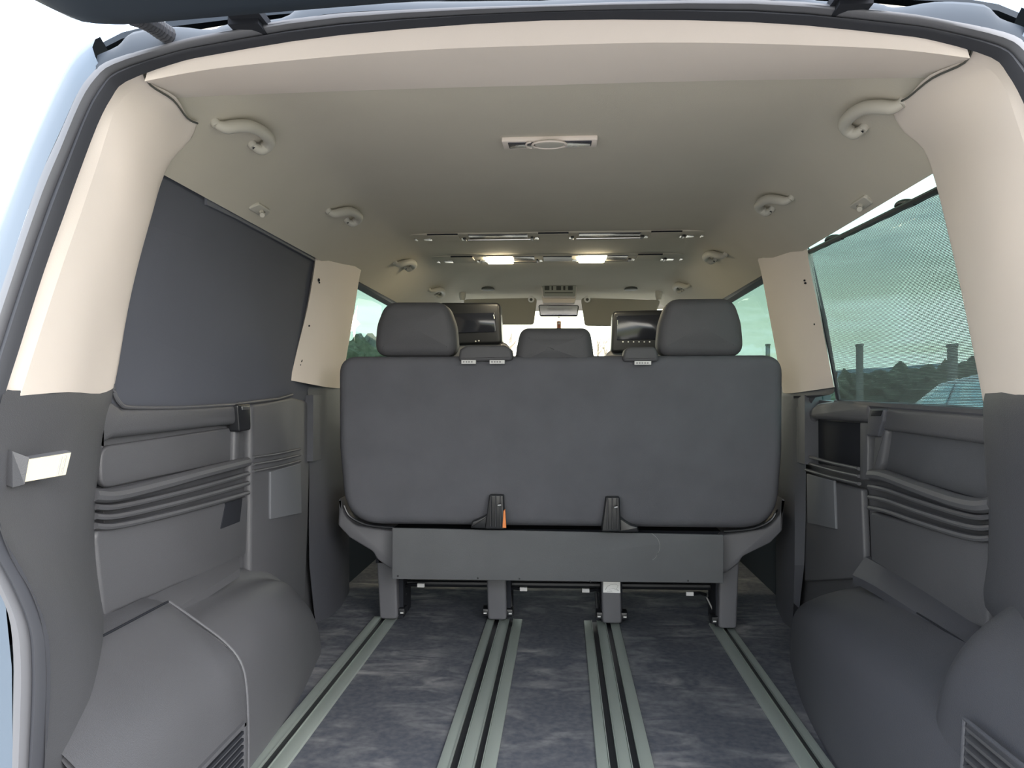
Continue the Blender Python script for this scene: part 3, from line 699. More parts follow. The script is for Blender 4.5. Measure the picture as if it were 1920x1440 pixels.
rail('floor_rail', 'single slotted metal floor rail beside the right wheel arch', [(.513, .547, 'f'), (.547, .564, 's'), (.564, .584, 'f')])

# ================================================================== the bench
bench = empty('bench_seat', (0, 2.7, 0), 'dark grey three-seat rear bench seen from behind on floor rails', 'bench seat')
ZB, ZT = .345, .885
def bmap(y0, lean=.13):
    # leaning plane: rear face at y0 for z=.345, tilting towards the camera higher up
    return lambda u, v, w: (u, y0-lean*(v-ZB)/(ZT-ZB)+w, v)
o = rpoly([(-.664, .885), (.684, .885), (.700, .60), (.698, .345), (-.676, .345), (-.682, .60)], [.06, .06, .3, .12, .12, .3], 8)
obj('backrest', slab(o, .14, .032, bmap(2.455), 5, bulge=.006), 'seat_fabric', bench, smooth=60)
# thin piping round the hard lower corners of the back
p = [onY(a, b, 2.46) for a, b in ((645, 948), (657, 969), (690, 985), (738, 990))]
obj('edge_piping', tube(smooth_line(p, 5), .0045, 8), 'black', bench)
p = [onY(a, b, 2.46) for a, b in ((1458, 955), (1444, 977), (1410, 992), (1357, 997))]
obj('edge_piping', tube(smooth_line(p, 5), .0045, 8), 'black', bench)
obj('seat_cushion', slab(rpoly([(-.68, 2.62), (.70, 2.62), (.70, 3.08), (-.68, 3.08)], .05), .14, .04, plane_map('Z', .33), 4), 'seat_fabric', bench)
# moulded side shells and the four legs
sh = [(636, 925), (645, 965), (665, 985), (740, 996), (742, 1075), (706, 1048), (700, 1035), (655, 1008), (634, 985)]
obj('side_shell', slab(rpoly(xzY(sh, 2.50), [.012, .05, .05, .02, .02, .04, .06, .04, .012]), .30, .006, plane_map('Y', 2.50)), 'seat_plastic', bench)
sh = [(1470, 925), (1463, 965), (1440, 990), (1352, 1003), (1352, 1082), (1386, 1056), (1392, 1044), (1445, 1018), (1467, 995)]
obj('side_shell', slab(rpoly(xzY(sh, 2.50), [.012, .05, .05, .02, .02, .04, .06, .04, .012]), .30, .006, plane_map('Y', 2.50)), 'seat_plastic', bench)
LEGS = [((705, 1030), (742, 1030), (746, 1162), (712, 1158), 2.56), ((912, 1075), (949, 1075), (950, 1165), (915, 1163), 2.575), ((1127, 1075), (1164, 1075), (1166, 1174), (1130, 1172), 2.56), ((1350, 1040), (1387, 1040), (1381, 1180), (1348, 1180), 2.53)]
for k, (a, b, c, d, y) in enumerate(LEGS):
    P = xzY((a, b, c, d), y); P[2] = (P[2][0], .012); P[3] = (P[3][0], .012)
    lg = obj('leg', slab(rpoly(P, .012), .10, .007, plane_map('Y', y), 4), 'seat_plastic', bench)
    xl, xr = P[3][0], P[2][0]
    obj('leg_bracket', box(xl-.004, xr+.012 if k < 2 else xr+.004, y+.03, y+.16, .0095, .22), 'black_matte', lg, smooth=0)
    for sx, xx in ((-1, xl), (1, xr)):
        if (k == 0 and sx < 0) or (k == 3 and sx > 0): continue
        obj('foot_lug', slab(rpoly([(xx-.022 if sx < 0 else xx-.004, .022), (xx+.004 if sx < 0 else xx+.022, .022), (xx+.004 if sx < 0 else xx+.020, .045), (xx-.02 if sx < 0 else xx-.004, .045)], .004), .05, .003, plane_map('Y', y+.012)), 'black', lg)
        obj('lug_mark', box(xx+sx*.011-.005, xx+sx*.011+.005, y+.0105, y+.013, .029, .033), 'label', lg, smooth=0)
    if k == 2:
        q = xzY(((1131, 1090), (1163, 1090), (1163, 1112), (1131, 1111)), y-.001)
        st = obj('label', slab(q, .002, .0003, plane_map('Y', y-.0015), 1), 'white', lg, smooth=0)
        random.seed(3)
        zz = [(1135, 1106), (1139, 1099), (1146, 1096), (1154, 1095), (1159, 1098), (1156, 1104), (1160, 1108), (1150, 1103), (1142, 1105), (1148, 1109), (1138, 1109)]
        obj('label_drawing', tube([onY(a2, b2, y-.002) for a2, b2 in zz], .0009, 5, .5), 'ink', st)
# flap board hanging over the gap
q = xzY(((735, 990), (1357, 1003), (1357, 1094), (735, 1086)), 2.435)
fl = obj('flap_board', slab(rpoly(q, .004), .010, .003, plane_map('Y', 2.435)), 'flap', bench)
p = [onY(a, b, 2.4335) for a, b in ((1222, 1000), (1234, 1012), (1237, 1028), (1230, 1044), (1223, 1050))]
obj('loose_hair', tube(smooth_line(p, 4), .0007, 5), 'ink', fl)
for a, b in ((746, 1080), (896, 1084), (974, 1085), (1107, 1090), (1290, 1089)):
    obj('rivet', disc(onY(a, b, 2.4345), (0, -1, 0), .003, .002, 8), 'black', fl)
# frame tubes and release levers below
obj('cross_tube', tube([onY(750, 1093, 2.66), onY(1350, 1100, 2.66)], .012, 10), 'black', bench)
obj('under_pan', box(-.60, .60, 2.56, 3.0, .20, .32), 'black_matte', bench, smooth=0)
for a, b, dx in ((975, 1104, 1), (1105, 1107, -1), (783, 1097, 1), (1300, 1113, -1)):
    c = onY(a, b, 2.6); lv = obj('release_lever', tube([c+Vector((-dx*.045, .03, -.01)), c+Vector((-dx*.02, .01, 0)), c], .006, 8), 'black', bench)
    obj('lever_tip', box(min(c.x, c.x+dx*.024), max(c.x, c.x+dx*.024), c.y-.006, c.y+.006, c.z-.006, c.z+.006), 'label', lv, smooth=0)
for a, b, c2, d in ((752, 1105, 740, 1150), (760, 1112, 745, 1158), (1325, 1120, 1345, 1160), (955, 1100, 960, 1150), (1118, 1110, 1122, 1160)):
    obj('brace_rod', tube([onY(a, b, 2.64), onY(c2, d, 2.62)], .006, 8), 'black', bench)
# hinge latches on the back
for k, (x0, x1, y0, y1) in enumerate(((915, 946, 928, 992), (1134, 1164, 932, 997))):
    t = obj('latch_body', slab(rpoly(xzY(((x0+2, y0), (x1-2, y0), (x1, y1), (x0-6, y1)), 2.40), .006), .06, .004, plane_map('Y', 2.40)), 'black', bench)
    obj('latch_rib', join(*[slab(xzY(((x0+a, y0+3), (x0+a+2.2, y0+3), (x0+a+2.2, y1-4), (x0+a, y1-4)), 2.393), .02, .001, plane_map('Y', 2.393), 1) for a in (4, 13, 22)]), 'black_gloss', t, smooth=0)
    ax = (882, 920) if k == 0 else (1160, 1198)
    arm = [(ax[0], 990), (ax[0]+3, 978), (ax[0]+14, 974), (ax[1], 962), (ax[1], 985), (ax[1], 992)] if k == 0 else [(ax[1], 998), (ax[1]-2, 988), (ax[1]-16, 984), (ax[0], 968), (ax[0], 985), (ax[0], 998)]
    obj('latch_arm', slab(rpoly(xzY(arm, 2.41), .004), .04, .004, plane_map('Y', 2.41)), 'black', t)
    obj('latch_pin', tube([onY((x0+x1)/2+3, y0+20, 2.385), onY((x0+x1)/2+9, y0+19, 2.385)], .004, 8), 'steel', t)
    if k == 0:
        obj('orange_tab', slab(xzY(((944, 958), (947, 955), (949, 990), (942, 990)), 2.395), .012, .001, plane_map('Y', 2.395), 1), 'orange', t, smooth=0)
# headrests
def headrest(pts, rc, y, d, posts, name='headrest', parent=bench, m='headrest', lean=.10):
    P = xzY(pts, y); zb = min(q[1] for q in P)
    h = obj(name, slab(rpoly(P, rc, 7), d, .034, lambda u, v, w: (u, y-lean*(v-zb)+w, v), 6, bulge=.010), m, parent, smooth=70)
    for a in posts:
        c = onY(a, 672, y+d/2); obj('headrest_post', tube([Vector((c.x, c.y, zb+.03)), Vector((c.x, c.y, zb-.06))], .006, 10), 'steel', h)
        obj('post_collar', tube([Vector((c.x, c.y-.002, zb+.004)), Vector((c.x, c.y-.002, zb-.014))], .014, 12), 'black', h)
    return h
headrest([(722, 566), (838, 566), (853, 610), (857, 668), (699, 668), (704, 610)], [.06, .06, .12, .045, .045, .12], 2.335, .11, (734, 820))
headrest([(1252, 560), (1376, 559), (1392, 605), (1399, 668), (1231, 668), (1237, 605)], [.06, .06, .12, .045, .045, .12], 2.335, .11, (1275, 1355))
headrest([(976, 614), (1106, 614), (1112, 650), (1117, 690), (963, 690), (968, 650)], [.05, .05, .1, .05, .05, .1], 2.345, .10, ())
# belt outlet caps on top of the back
for pts, labs in (([(862, 655), (876, 647), (945, 647), (958, 654), (962, 676), (858, 678)], ((865, 892, 675, 682), (918, 946, 675, 682))),
                  ([(1172, 655), (1180, 650), (1226, 650), (1232, 656), (1236, 678), (1166, 678)], ((1190, 1221, 677, 684),))):
    c = obj('belt_outlet_cap', slab(rpoly(xzY(pts, 2.31), .012), .09, .010, plane_map('Y', 2.31), 4), 'headrest', bench)
    for a, b, y0, y1 in labs:
        lb = obj('label', slab(xzY(((a, y0), (b, y0), (b, y1), (a, y1)), 2.305), .01, .0005, plane_map('Y', 2.305), 1), 'label', c, smooth=0)
        obj('label_print', join(*[slab(xzY(((a+3+k*5, y0+2), (a+6+k*5, y0+2), (a+6+k*5, y1-2), (a+3+k*5, y1-2)), 2.3045), .001, .0001, plane_map('Y', 2.3045), 1) for k in range(int((b-a)/5)-1)]), 'ink', lb, smooth=0)

# ================================================================== front seats with black screens in the head restraints
def front_seat(label, hr, bk, scr, dots, hl):
    y = 3.5
    P = xzY(bk, y); cx = sum(q[0] for q in P)/len(P)
    t = empty('front_seat', (cx, y, 0), label, 'seat', 'front seats')
    zb = .40
    P2 = [(p[0], p[1]) for p in P]
    obj('backrest', slab(rpoly(P2, [.05, .05, .05, .05]), .12, .03, lambda u, v, w: (u, y+.02+w-.05*(v-.4), v), 4), 'seat_plastic', t)
    obj('seat_base', slab(rpoly([(cx-.24, 3.58), (cx+.24, 3.58), (cx+.24, 4.05), (cx-.24, 4.05)], .05), .42, .04, plane_map('Z', .0), 3), 'black_matte', t)
    P = xzY(hr, y-.02)
    h = obj('headrest', slab(rpoly(P, .022, 5), .12, .014, plane_map('Y', y-.02), 4), 'black', t)
    s = obj('screen', slab(rpoly(xzY(scr, y-.024), .006), .006, .002, plane_map('Y', y-.024)), 'screen', h)
    for a, b in dots: obj('button', disc(onY(a, b, y-.0225), (0, -1, 0), .0035, .003, 8), 'label', h)
    for a, b, c, d in hl: obj('screen_glint', tube([onY(a, b, y-.0245), onY(c, d, y-.0245)], .0022, 6), 'steel', h)  # short bright bar stands for the highlight on the screen
    zb2 = min(q[1] for q in P)
    for dx in (-.06, .06):
        hx = sum(q[0] for q in P)/len(P)
        obj('headrest_post', tube([Vector((hx+dx, y+.04, zb2+.03)), Vector((hx+dx, y+.04, zb2-.10))], .007, 8), 'steel', h)
    return t
front_seat('front seat on the left with a black screen in its headrest', [(822, 567), (937, 567), (942, 645), (818, 648)], [(800, 640), (955, 640), (968, 900), (790, 900)], [(835, 588), (928, 586), (930, 622), (835, 625)], [(892, 640), (898, 639)], [(925, 590, 927, 598)])
front_seat('front seat on the right with a black screen in its headrest', [(1149, 583), (1262, 580), (1268, 660), (1145, 662)], [(1135, 655), (1290, 655), (1300, 900), (1125, 900)], [(1156, 592), (1252, 590), (1256, 636), (1156, 638)], [(1168+10*k, 641) for k in range(6)], [(1158, 600, 1158, 610)])

# ================================================================== things on the ceiling
HP = [onC(a, b, -.017) for a, b in ((424, 268), (440, 263), (462, 258), (485, 257), (505, 264), (519, 278), (516, 291), (503, 300), (489, 303))]
HP = [(p.x-HP[-1].x, p.y-HP[0].y) for p in HP]
def handle(label, s, y0, k=1.0, x0=-.612):
    """curved grab handle folded up against the headliner; y0 is its near end"""
    def cp(dx, y, d): x = x0+dx*k; return Vector((-s*x, y, zc(x, y)-d))
    drop = [.006, .017, .020, .021, .021, .021, .020, .018, .006]
    P = [cp(dx, y0+dy*k, d) for (dx, dy), d in zip(HP, drop)]
    n, f = P[0], P[-1]
    t = empty('grab_handle', (n+f)/2, label, 'grab handle', 'grab handles on the headliner')
    Q = smooth_line(P, 5); m = len(Q)
    rad = [(.0075+.005*min(1, sin(pi*j/(m-1))*2.2))*k for j in range(m)]
    obj('grip', tube(Q, rad, 12, 1.0, upv=(s*.4, 0, 1)), 'grey_handle', t, smooth=60)
    nrm = Vector((-s*.5, 0, -.85)).normalized()
    for c in (n, f):
        obj('mount', disc(c-nrm*.008, nrm, .0095*k, .013, 14), 'grey_handle', t)
    obj('mount_screw', disc(f+nrm*.0055, nrm, .004, .003, 8), 'black_matte', t)
    return t
handle('large grey grab handle nearest the left rear pillar', -1, 1.40)
handle('large grey grab handle nearest the right rear pillar', 1, 1.38)
handle('grey grab handle above the far end of the blackout panel', -1, 2.10)
handle('grey grab handle beside the top of the right middle pillar', 1, 2.04)
handle('small grey grab handle above the left second-row window', -1, 2.95)
handle('small grey grab handle above the right second-row window', 1, 2.85)
handle('farthest grab handle on the left beside the sun visor', -1, 3.72)
handle('farthest grab handle on the right beside the sun visor', 1, 3.66)
def coat_hook(label, px, py):
    c = onC(px, py); s = -1 if c.x < 0 else 1
    t = empty('coat_hook', c, label, 'coat hook', 'coat hooks on the headliner')
    nrm = Vector((-s*.5, 0, -.85)).normalized()
    a = Vector((0, 1, 0)); b = nrm.cross(a)
    def mp_(u, v, w): return c + a*u + b*v - nrm*(w-.006)
    obj('hook_plate', slab(rpoly([(-.05, -.014), (.05, -.014), (.035, .014), (-.035, .014)], .01), .010, .003, mp_), 'grey_handle', t)
    obj('hook_peg', tube([c, c+nrm*.014, c+nrm*.02+a*-.010], .006, 8), 'grey_handle', t)
    obj('hook_hole', disc(c+nrm*.004+a*.016, nrm, .005, .003, 8), 'black_matte', t)
coat_hook('small plastic coat hook above the blackout panel', 487, 392)
coat_hook('small plastic coat hook above the mesh blind', 1617, 380)

def zpanel(pts, z, d, r, rc=.004, seg=2):
    """a piece on the underside of the headliner: traced at height z, d thick upward"""
    return slab(rpoly(xyZ(pts, z), rc), d, r, plane_map('Z', z), seg)
# rear dome lamp
dl = empty('dome_lamp', onZ(1030, 271, 1.335), 'switched-off ceiling lamp with white frame and oval rocker', 'ceiling lamp')
obj('lamp_frame', zpanel([(940, 266), (1121, 262), (1119, 277), (945, 281)], 1.330, .012, .003), 'beige', dl)
obj('lens', zpanel([(952, 268.5), (1006, 267.5), (1002, 277), (955, 279)], 1.3285, .004, .001), 'lamp_dark', dl)
obj('lens', zpanel([(1054, 265.5), (1110, 264.5), (1108, 275), (1056, 276)], 1.3285, .004, .001), 'lamp_dark', dl)
c = onZ(1030, 271, 1.326)
ov = [(c.x+.032*cos(2*pi*k/20), c.y+.021*sin(2*pi*k/20)) for k in range(20)]
obj('rocker_switch', slab(ov, .008, .003, plane_map('Z', 1.3235)), 'grey_handle', dl)
ov2 = [(c.x+.038*cos(2*pi*k/24), c.y+.025*sin(2*pi*k/24), 1.3255) for k in range(25)]
obj('rocker_ring', tube(ov2, .0025, 6), 'beige', dl)
c = onZ(998, 272, 1.326)
obj('reading_ring', tube([(c.x+.012*cos(a)-.002, c.y+.02*sin(a), 1.326) for a in [radians(90+18*k) for k in range(11)]], .0022, 6), 'beige', dl)

def lamp_bar(label, y, segs, x0, x1, K):
    t = empty('ceiling_lamp_bar', (0, y, 1.33), label, 'ceiling bar', 'slim bars across the headliner')
    z = 1.3305
    obj('bar_body', slab(rpoly([(x0, y-.04*K), (x1, y-.04*K), (x1, y+.036*K), (x0, y+.036*K)], .02), .02, .004, plane_map('Z', z+.004)), 'headliner', t)
    for a, b, kind in segs:
        if kind == 'vent':
            obj('air_vent', slab(rpoly([(a, y-.036*K), (b, y-.036*K), (b, y+.012*K), (a, y+.012*K)], .004), .006, .002, plane_map('Z', z+.001)), 'lamp_dark', t)
            obj('chrome_strip', tube([(a-.008, y+.02*K, z), (b+.008, y+.02*K, z)], .0035, 8), 'chrome', t)
        elif kind == 'panel':
            obj('bar_panel', slab(rpoly([(a, y-.038*K), (b, y-.038*K), (b, y+.03*K), (a, y+.03*K)], .004), .006, .002, plane_map('Z', z+.0005)), 'headliner', t)
            obj('panel_gap', box(a, b, y-.043*K, y-.038*K, z+.002, z+.006), 'black_matte', t, smooth=0)
        elif kind == 'pivot':
            obj('pivot', slab(rpoly([(a, y), (b, y), (b, y+.03*K), (a, y+.03*K)], .003), .01, .002, plane_map('Z', z-.003)), 'black', t)
        elif kind == 'chrome':
            obj('chrome_tip', slab(rpoly([(a, y+.005*K), (b, y+.005*K), (b, y+.026*K), (a, y+.026*K)], .003), .008, .002, plane_map('Z', z-.001)), 'chrome', t)
        elif kind == 'dark':
            obj('dark_inlay', slab(rpoly([(a, y-.034*K), (b, y-.034*K), (b, y+.02*K), (a, y+.02*K)], .003), .006, .001, plane_map('Z', z+.0005)), 'black', t)
        elif kind == 'lit':
            obj('lit_lens', slab(rpoly([(a, y-.034*K), (b, y-.034*K), (b, y+.034*K), (a, y+.034*K)], .004), .010, .003, plane_map('Z', z-.004)), 'lamp_on', t)
def X(px, y, z=1.315): 
    d = ray(px, 470); return CAM.x + d.x/d.y*y
yb = 2.755
S = lambda lst, y: [(X(a, y), X(b, y), k) for a, b, k in lst]
lamp_bar('slim ceiling bar with two dark air vents and chrome strips', yb, S([(775, 781, 'chrome'), (793, 808, 'chrome'), (806, 862, 'panel'), (864, 868, 'chrome'), (868, 873, 'pivot'), (880, 990, 'vent'), (995, 1000, 'pivot'), (1002, 1010, 'chrome'), (1010, 1066, 'panel'), (1067, 1071, 'chrome'), (1071, 1076, 'pivot'), (1085, 1200, 'vent'), (1202, 1208, 'pivot'), (1209, 1216, 'chrome'), (1218, 1275, 'panel'), (1276, 1280, 'chrome'), (1280, 1286, 'pivot'), (1288, 1303, 'chrome'), (1315, 1322, 'chrome')], yb), X(770, yb), X(1332, yb), 1.35)
yb = 3.22
lamp_bar('slim ceiling bar farther front with two lit yellowish lamps', yb, S([(817, 823, 'chrome'), (832, 848, 'chrome'), (850, 890, 'panel'), (893, 897, 'chrome'), (898, 902, 'pivot'), (903, 911, 'chrome'), (913, 961, 'lit'), (963, 1003, 'vent'), (1005, 1009, 'pivot'), (1010, 1017, 'chrome'), (1019, 1072, 'dark'), (1073, 1083, 'chrome'), (1086, 1134, 'lit'), (1136, 1176, 'vent'), (1178, 1183, 'pivot'), (1184, 1191, 'chrome'), (1193, 1238, 'panel'), (1240, 1245, 'chrome'), (1245, 1250, 'pivot'), (1251, 1265, 'chrome'), (1276, 1282, 'chrome')], yb), X(812, yb), X(1285, yb), 1.9)

# overhead console, visors, mirror and charm at the front
oc = empty('overhead_console', onY(1047, 548, 3.95), 'grey overhead console with dark buttons above the mirror', 'console')
P = xzY([(1014, 528), (1082, 528), (1080, 556), (1017, 556)], 3.93)
obj('console_body', slab(rpoly(P, .01), .32, .008, lambda u, v, w: (u, 3.93+w+(1.33-v)*.6, v)), 'beige', oc)
P = xzY([(1016, 531), (1081, 531), (1079, 554), (1018, 554)], 3.925)
face = obj('console_face', slab(rpoly(P, .008), .012, .003, lambda u, v, w: (u, 3.922+w+(1.33-v)*.6, v)), 'console', oc)
for a, b in ((1021, 1030), (1034, 1037), (1043, 1052), (1056, 1060), (1065, 1074)):
    P = xzY([(a, 536), (b, 536), (b, 543), (a, 543)], 3.92)
    obj('button', slab(rpoly(P, .003), .006, .001, lambda u, v, w: (u, 3.918+w+(1.33-v)*.6, v), 1), 'button', face)
P = xzY([(1021, 547), (1074, 547), (1074, 548.4), (1021, 548.4)], 3.92)
obj('slot', slab(P, .006, .0005, lambda u, v, w: (u, 3.918+w+(1.33-v)*.6, v), 1), 'button', face, smooth=0)
P = xzY([(1015, 556), (1081, 556), (1077, 568), (1018, 568)], 4.0)
obj('front_lamp_lens', slab(rpoly(P, .01), .08, .004, plane_map('Y', 4.0)), 'beige', oc)

def visor(label, pts, clip, piv):
    c = onY(*pts[0], 4.06)
    t = empty('sun_visor', c, label, 'sun visor', 'sun visors')
    zt = max(q[1] for q in xzY(pts, 4.06))
    obj('visor_board', slab(rpoly(xzY(pts, 4.06), .018), .022, .008, lambda u, v, w: (u, 4.06+w+(zt-v)*.35, v)), 'visor', t)
    a = onY(*clip, 4.05); obj('visor_clip', disc(a, (0, -1, -.3), .017, .012, 12), 'white', t)
    obj('clip_hole', disc(a+Vector((0, -.012, -.003)), (0, -1, -.3), .008, .002, 10), 'button', t)
    a = onY(*piv, 4.04); obj('visor_pivot', tube([a+Vector((0, 0, .035)), a, a+Vector((0, 0, -.02))], [.02, .018, .012], 12), 'grey_handle', t)
visor('left sun visor hanging down beside the mirror', [(866, 561), (1007, 558), (1000, 607), (888, 607)], (996, 561), (867, 556))
visor('right sun visor hanging down beside the mirror', [(1089, 558), (1240, 562), (1222, 611), (1097, 609)], (1101, 561), (1235, 555))
for a, nm in ((915, 'left'), (1183, 'right')):
    c = onC(a, 541.5); tag(obj('roof_slot', slab([(c.x+.034*cos(2*pi*k/18), c.y+.05*sin(2*pi*k/18)) for k in range(18)], .012, .002, plane_map('Z', c.z-.006)), 'button'), 'dark oval slot in the headliner above the %s sun visor' % nm, 'roof slot')
mi = empty('rear_view_mirror', onY(1047, 582, 4.1), 'inside rear-view mirror hanging before the windscreen', 'mirror')
P = xzY([(1009, 571), (1086, 572), (1083, 593), (1012, 593)], 4.1)
obj('mirror_housing', slab(rpoly(P, .012), .03, .006, plane_map('Y', 4.1)), 'black', mi)
obj('mirror_glass', slab(inset(ccw(rpoly(P, .012)), .005), .004, .001, lambda u, v, w: (u, 4.094+w-(v-1.2)*.03, v), 1), 'mirror', mi)
obj('mirror_stem', tube([onY(1047, 575, 4.13), Vector((.03, 4.42, 1.25))], .01, 8), 'black', mi)
obj('mirror_knob', disc(onY(1048, 594.5, 4.11), (0, 0, -1), .006, .004, 8), 'black', mi)
ch = empty('hanging_charm', onY(1048, 606, 4.12), 'small reddish charm hanging below the mirror', 'charm')
obj('charm_string', tube([onY(1048, 594, 4.12), onY(1048, 602, 4.12)], .0012, 6), 'charm', ch)
obj('charm_tag', slab(rpoly(xzY([(1044, 602), (1052, 602), (1052, 618), (1044, 618)], 4.12), .004), .008, .002, plane_map('Y', 4.12)), 'charm', ch)
obj('charm_face', slab(rpoly(xzY([(1046, 604), (1050, 604), (1050, 608), (1046, 608)], 4.118), .002), .004, .001, plane_map('Y', 4.118), 1), 'label', ch)

# ---- lit lamp on the left rear pillar
sl = empty('side_lamp', onY(80, 880, 1.07), 'lit rectangular load-space lamp on the left rear pillar', 'side lamp')
A = [onY(52, 862, 1.0), onY(133, 849, 1.055), onY(123, 890, 1.055), onY(44, 904, 1.0)]
nv = (A[1]-A[0]).cross(A[3]-A[0]).normalized()
if nv.y > 0: nv = -nv
def quadbox(q, d): 
    q2 = [p+d for p in q]; return q+q2, [(0, 1, 2, 3), (7, 6, 5, 4), (0, 4, 5, 1), (1, 5, 6, 2), (2, 6, 7, 3), (3, 7, 4, 0)]
obj('lens', quadbox(A, -nv*.006), 'side_lamp_on', sl, smooth=0)
cA = sum(A, Vector())/4
fr = [p+(p-cA)*.05-nv*.001 for p in A]
obj('lamp_rim', quadbox(fr, -nv*.014), 'rubber_light', sl, smooth=0)
hs = [onY(23, 846, .985), onY(55, 858, 1.0), onY(46, 908, 1.0), onY(24, 914, .98)]
obj('lamp_housing', quadbox(hs, -nv*.05), 'wall_trim', sl, smooth=0)
for f in (.78, .88):
    a, b = A[0].lerp(A[1], f), A[3].lerp(A[2], f)
    obj('lens_ridge', tube([a.lerp(b, .08)+nv*.001, a.lerp(b, .92)+nv*.001], .0012, 6), 'lamp_off', sl)

# ---- raised tailgate over the opening
tg = empty('tailgate', (0, 1.1, 1.3), 'dark raised tailgate above the opening with hinges', 'tailgate')
# underside rows: front edge near the hinges, then back and up over the camera
fe = [onY(*q) for q in ((58, -6, .95), (110, 22, .97), (155, 41, .985), (215, 46, .99), (265, 44, .995), (420, 31, 1.0), (640, 13, 1.005), (820, 1, 1.01))]
fe = fe + [Vector((0, 1.012, 1.29))] + [Vector((-q.x, q.y, q.z)) for q in reversed(fe)]
n = len(fe)
def tgrow(t, dz, dx):   # t 0..1 from front edge to rear end
    return [Vector((q.x*(1+dx), q.y*(1-t)+(-.18+.25*(q.x/.6)**2*0)*t, q.z+(.22*t)+dz)) for q in fe]
rows = [tgrow(0, .05, .02), tgrow(0, .012, .01), tgrow(0, 0, 0), tgrow(.06, -.002, .04), tgrow(.25, .02, .10), tgrow(.6, .02, .14), tgrow(1, .0, .10), tgrow(1.02, .06, .10), tgrow(.6, .12, .14), tgrow(.1, .10, .06), tgrow(0, .05, .02)]
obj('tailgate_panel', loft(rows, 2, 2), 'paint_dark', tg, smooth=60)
for s in (-1, 1):
    def hb(a, b, c, d, y0, y1):
        p, q = onY(a, b, y0), onY(c, d, y0); u = sorted((-s*p.x, -s*q.x)); return box(u[0], u[1], y0, y1, q.z, p.z)
    h = obj('hinge', join(hb(435, 10, 472, 46, 1.09, 1.15), hb(427, 32, 484, 44, 1.085, 1.15), hb(418, 6, 480, 18, 1.06, 1.14)), 'black_matte', tg, smooth=0)
    q = onY(470, 24, 1.088); hx, hz = -s*q.x, q.z
    obj('hinge_bolt', disc((hx, 1.088, hz), (0, -1, 0), .004, .004, 10), 'label', h)
# ribbed cable sleeve between body and tailgate
p = smooth_line([onY(*q) for q in ((316, 66, 1.10), (300, 56, 1.08), (285, 45, 1.06), (268, 36, 1.03), (250, 30, 1.01))], 8)
tag(obj('cable_sleeve', tube(p, [.0135 if j % 3 else .0095 for j in range(len(p))], 12), 'rubber', smooth=0), 'ribbed black rubber cable sleeve between body and tailgate', 'cable sleeve')

# ---- rear bumper sill under the opening
tag(obj('trim_15', loft([[Vector((x, y, z)) for x in (-.75, 0, .75)] for y, z in ((1.05, .004), (.95, .004), (.90, -.01), (.80, -.03), (.78, -.10), (.80, -.35))], 1), 'dark_trim'), 'dark plastic loading sill along the rear edge of the floor', 'sill', kind='structure')

# ================================================================== outside
GX = [-400, -120, -40, -12, -4, 0, 4, 6.5, 9, 14, 22, 35, 60, 120, 400]
GY = [-400, -60, -10, -3, 0, 3, 6, 10, 16, 25, 45, 90, 200, 600]
def gz(x, y):
    z = -.55
    if x > 6.5: z += .068*min(x-6.5, 60)
    return z
V, Fc = grid([[Vector((x, y, gz(x, y))) for x in GX] for y in GY])
tag(obj('ground', (V, Fc), 'grass', smooth=60), 'open grass field around the van', 'ground', kind='structure')
gx = [-14, -9, -6, -3, 0, 3, 6]; gy = [-18, -9, -5, -1, 3, 7, 12, 18, 26]
tag(obj('bounce_ground', grid([[Vector((x+.3*sin(y*1.7+x), y+.4*sin(x*1.3), -.535)) for x in gx] for y in gy]), 'bounce_gravel', smooth=0), 'unseen pale ground added to bounce neutral light into the van', 'bounce_gravel', kind='structure')  # unseen ground patch, added to throw light up onto the ceiling
# far ridge all round
rows = []
random.seed(5)
for r_, f in ((330, 0), (420, 1), (600, 0)):
    row = []
    for k in range(73):
        a = 2*pi*k/72
        h = 13+6*sin(a*3+1)+4*sin(a*7+.4)
        base = 4 if cos(a) > .2 else -2
        row.append(Vector((r_*cos(a), r_*sin(a), base-4+f*(h+base))))
    rows.append(row)
tag(obj('hills', grid(rows), 'hill', smooth=80), 'low hill ridge along the horizon, tinted with distance haze', 'hills', kind='structure')
# fence posts with wires
posts = []
FXs = 13.0
for px, lb in ((1440, 'fence post seen through the right second-row window'), (1612, 'left one of two concrete fence posts behind the mesh blind'), (1786, 'concrete fence post behind the parked car')):
    b = onX(px, 715, FXs)
    top = onX(px, 645, FXs).z
    t = empty('fence_post', (FXs, b.y, gz(FXs, 0)), lb, 'fence post', 'concrete fence posts')
    g = gz(FXs, 0)
    obj('post_shaft', slab(rpoly([(FXs-.11, b.y-.15), (FXs+.11, b.y-.15), (FXs+.11, b.y+.15), (FXs-.11, b.y+.15)], .02, 2), top-g, .01, plane_map('Z', g), 1), 'concrete', t)
    obj('post_cap', slab(rpoly([(FXs-.13, b.y-.18), (FXs+.13, b.y-.18), (FXs+.13, b.y+.18), (FXs-.13, b.y+.18)], .02, 2), .10, .015, plane_map('Z', top-.10), 1), 'concrete', t)
    posts.append((b.y, g, top))
for k in range(3):
    tag(obj('fence_wire', tube([Vector((FXs, y, g+.4+.45*k)) for y, g, tp in sorted(posts)], .006, 5), 'wire'), 'thin wire strung between the fence posts, %s' % ('lowest one', 'middle one', 'highest one')[k], 'wire', 'fence wires')
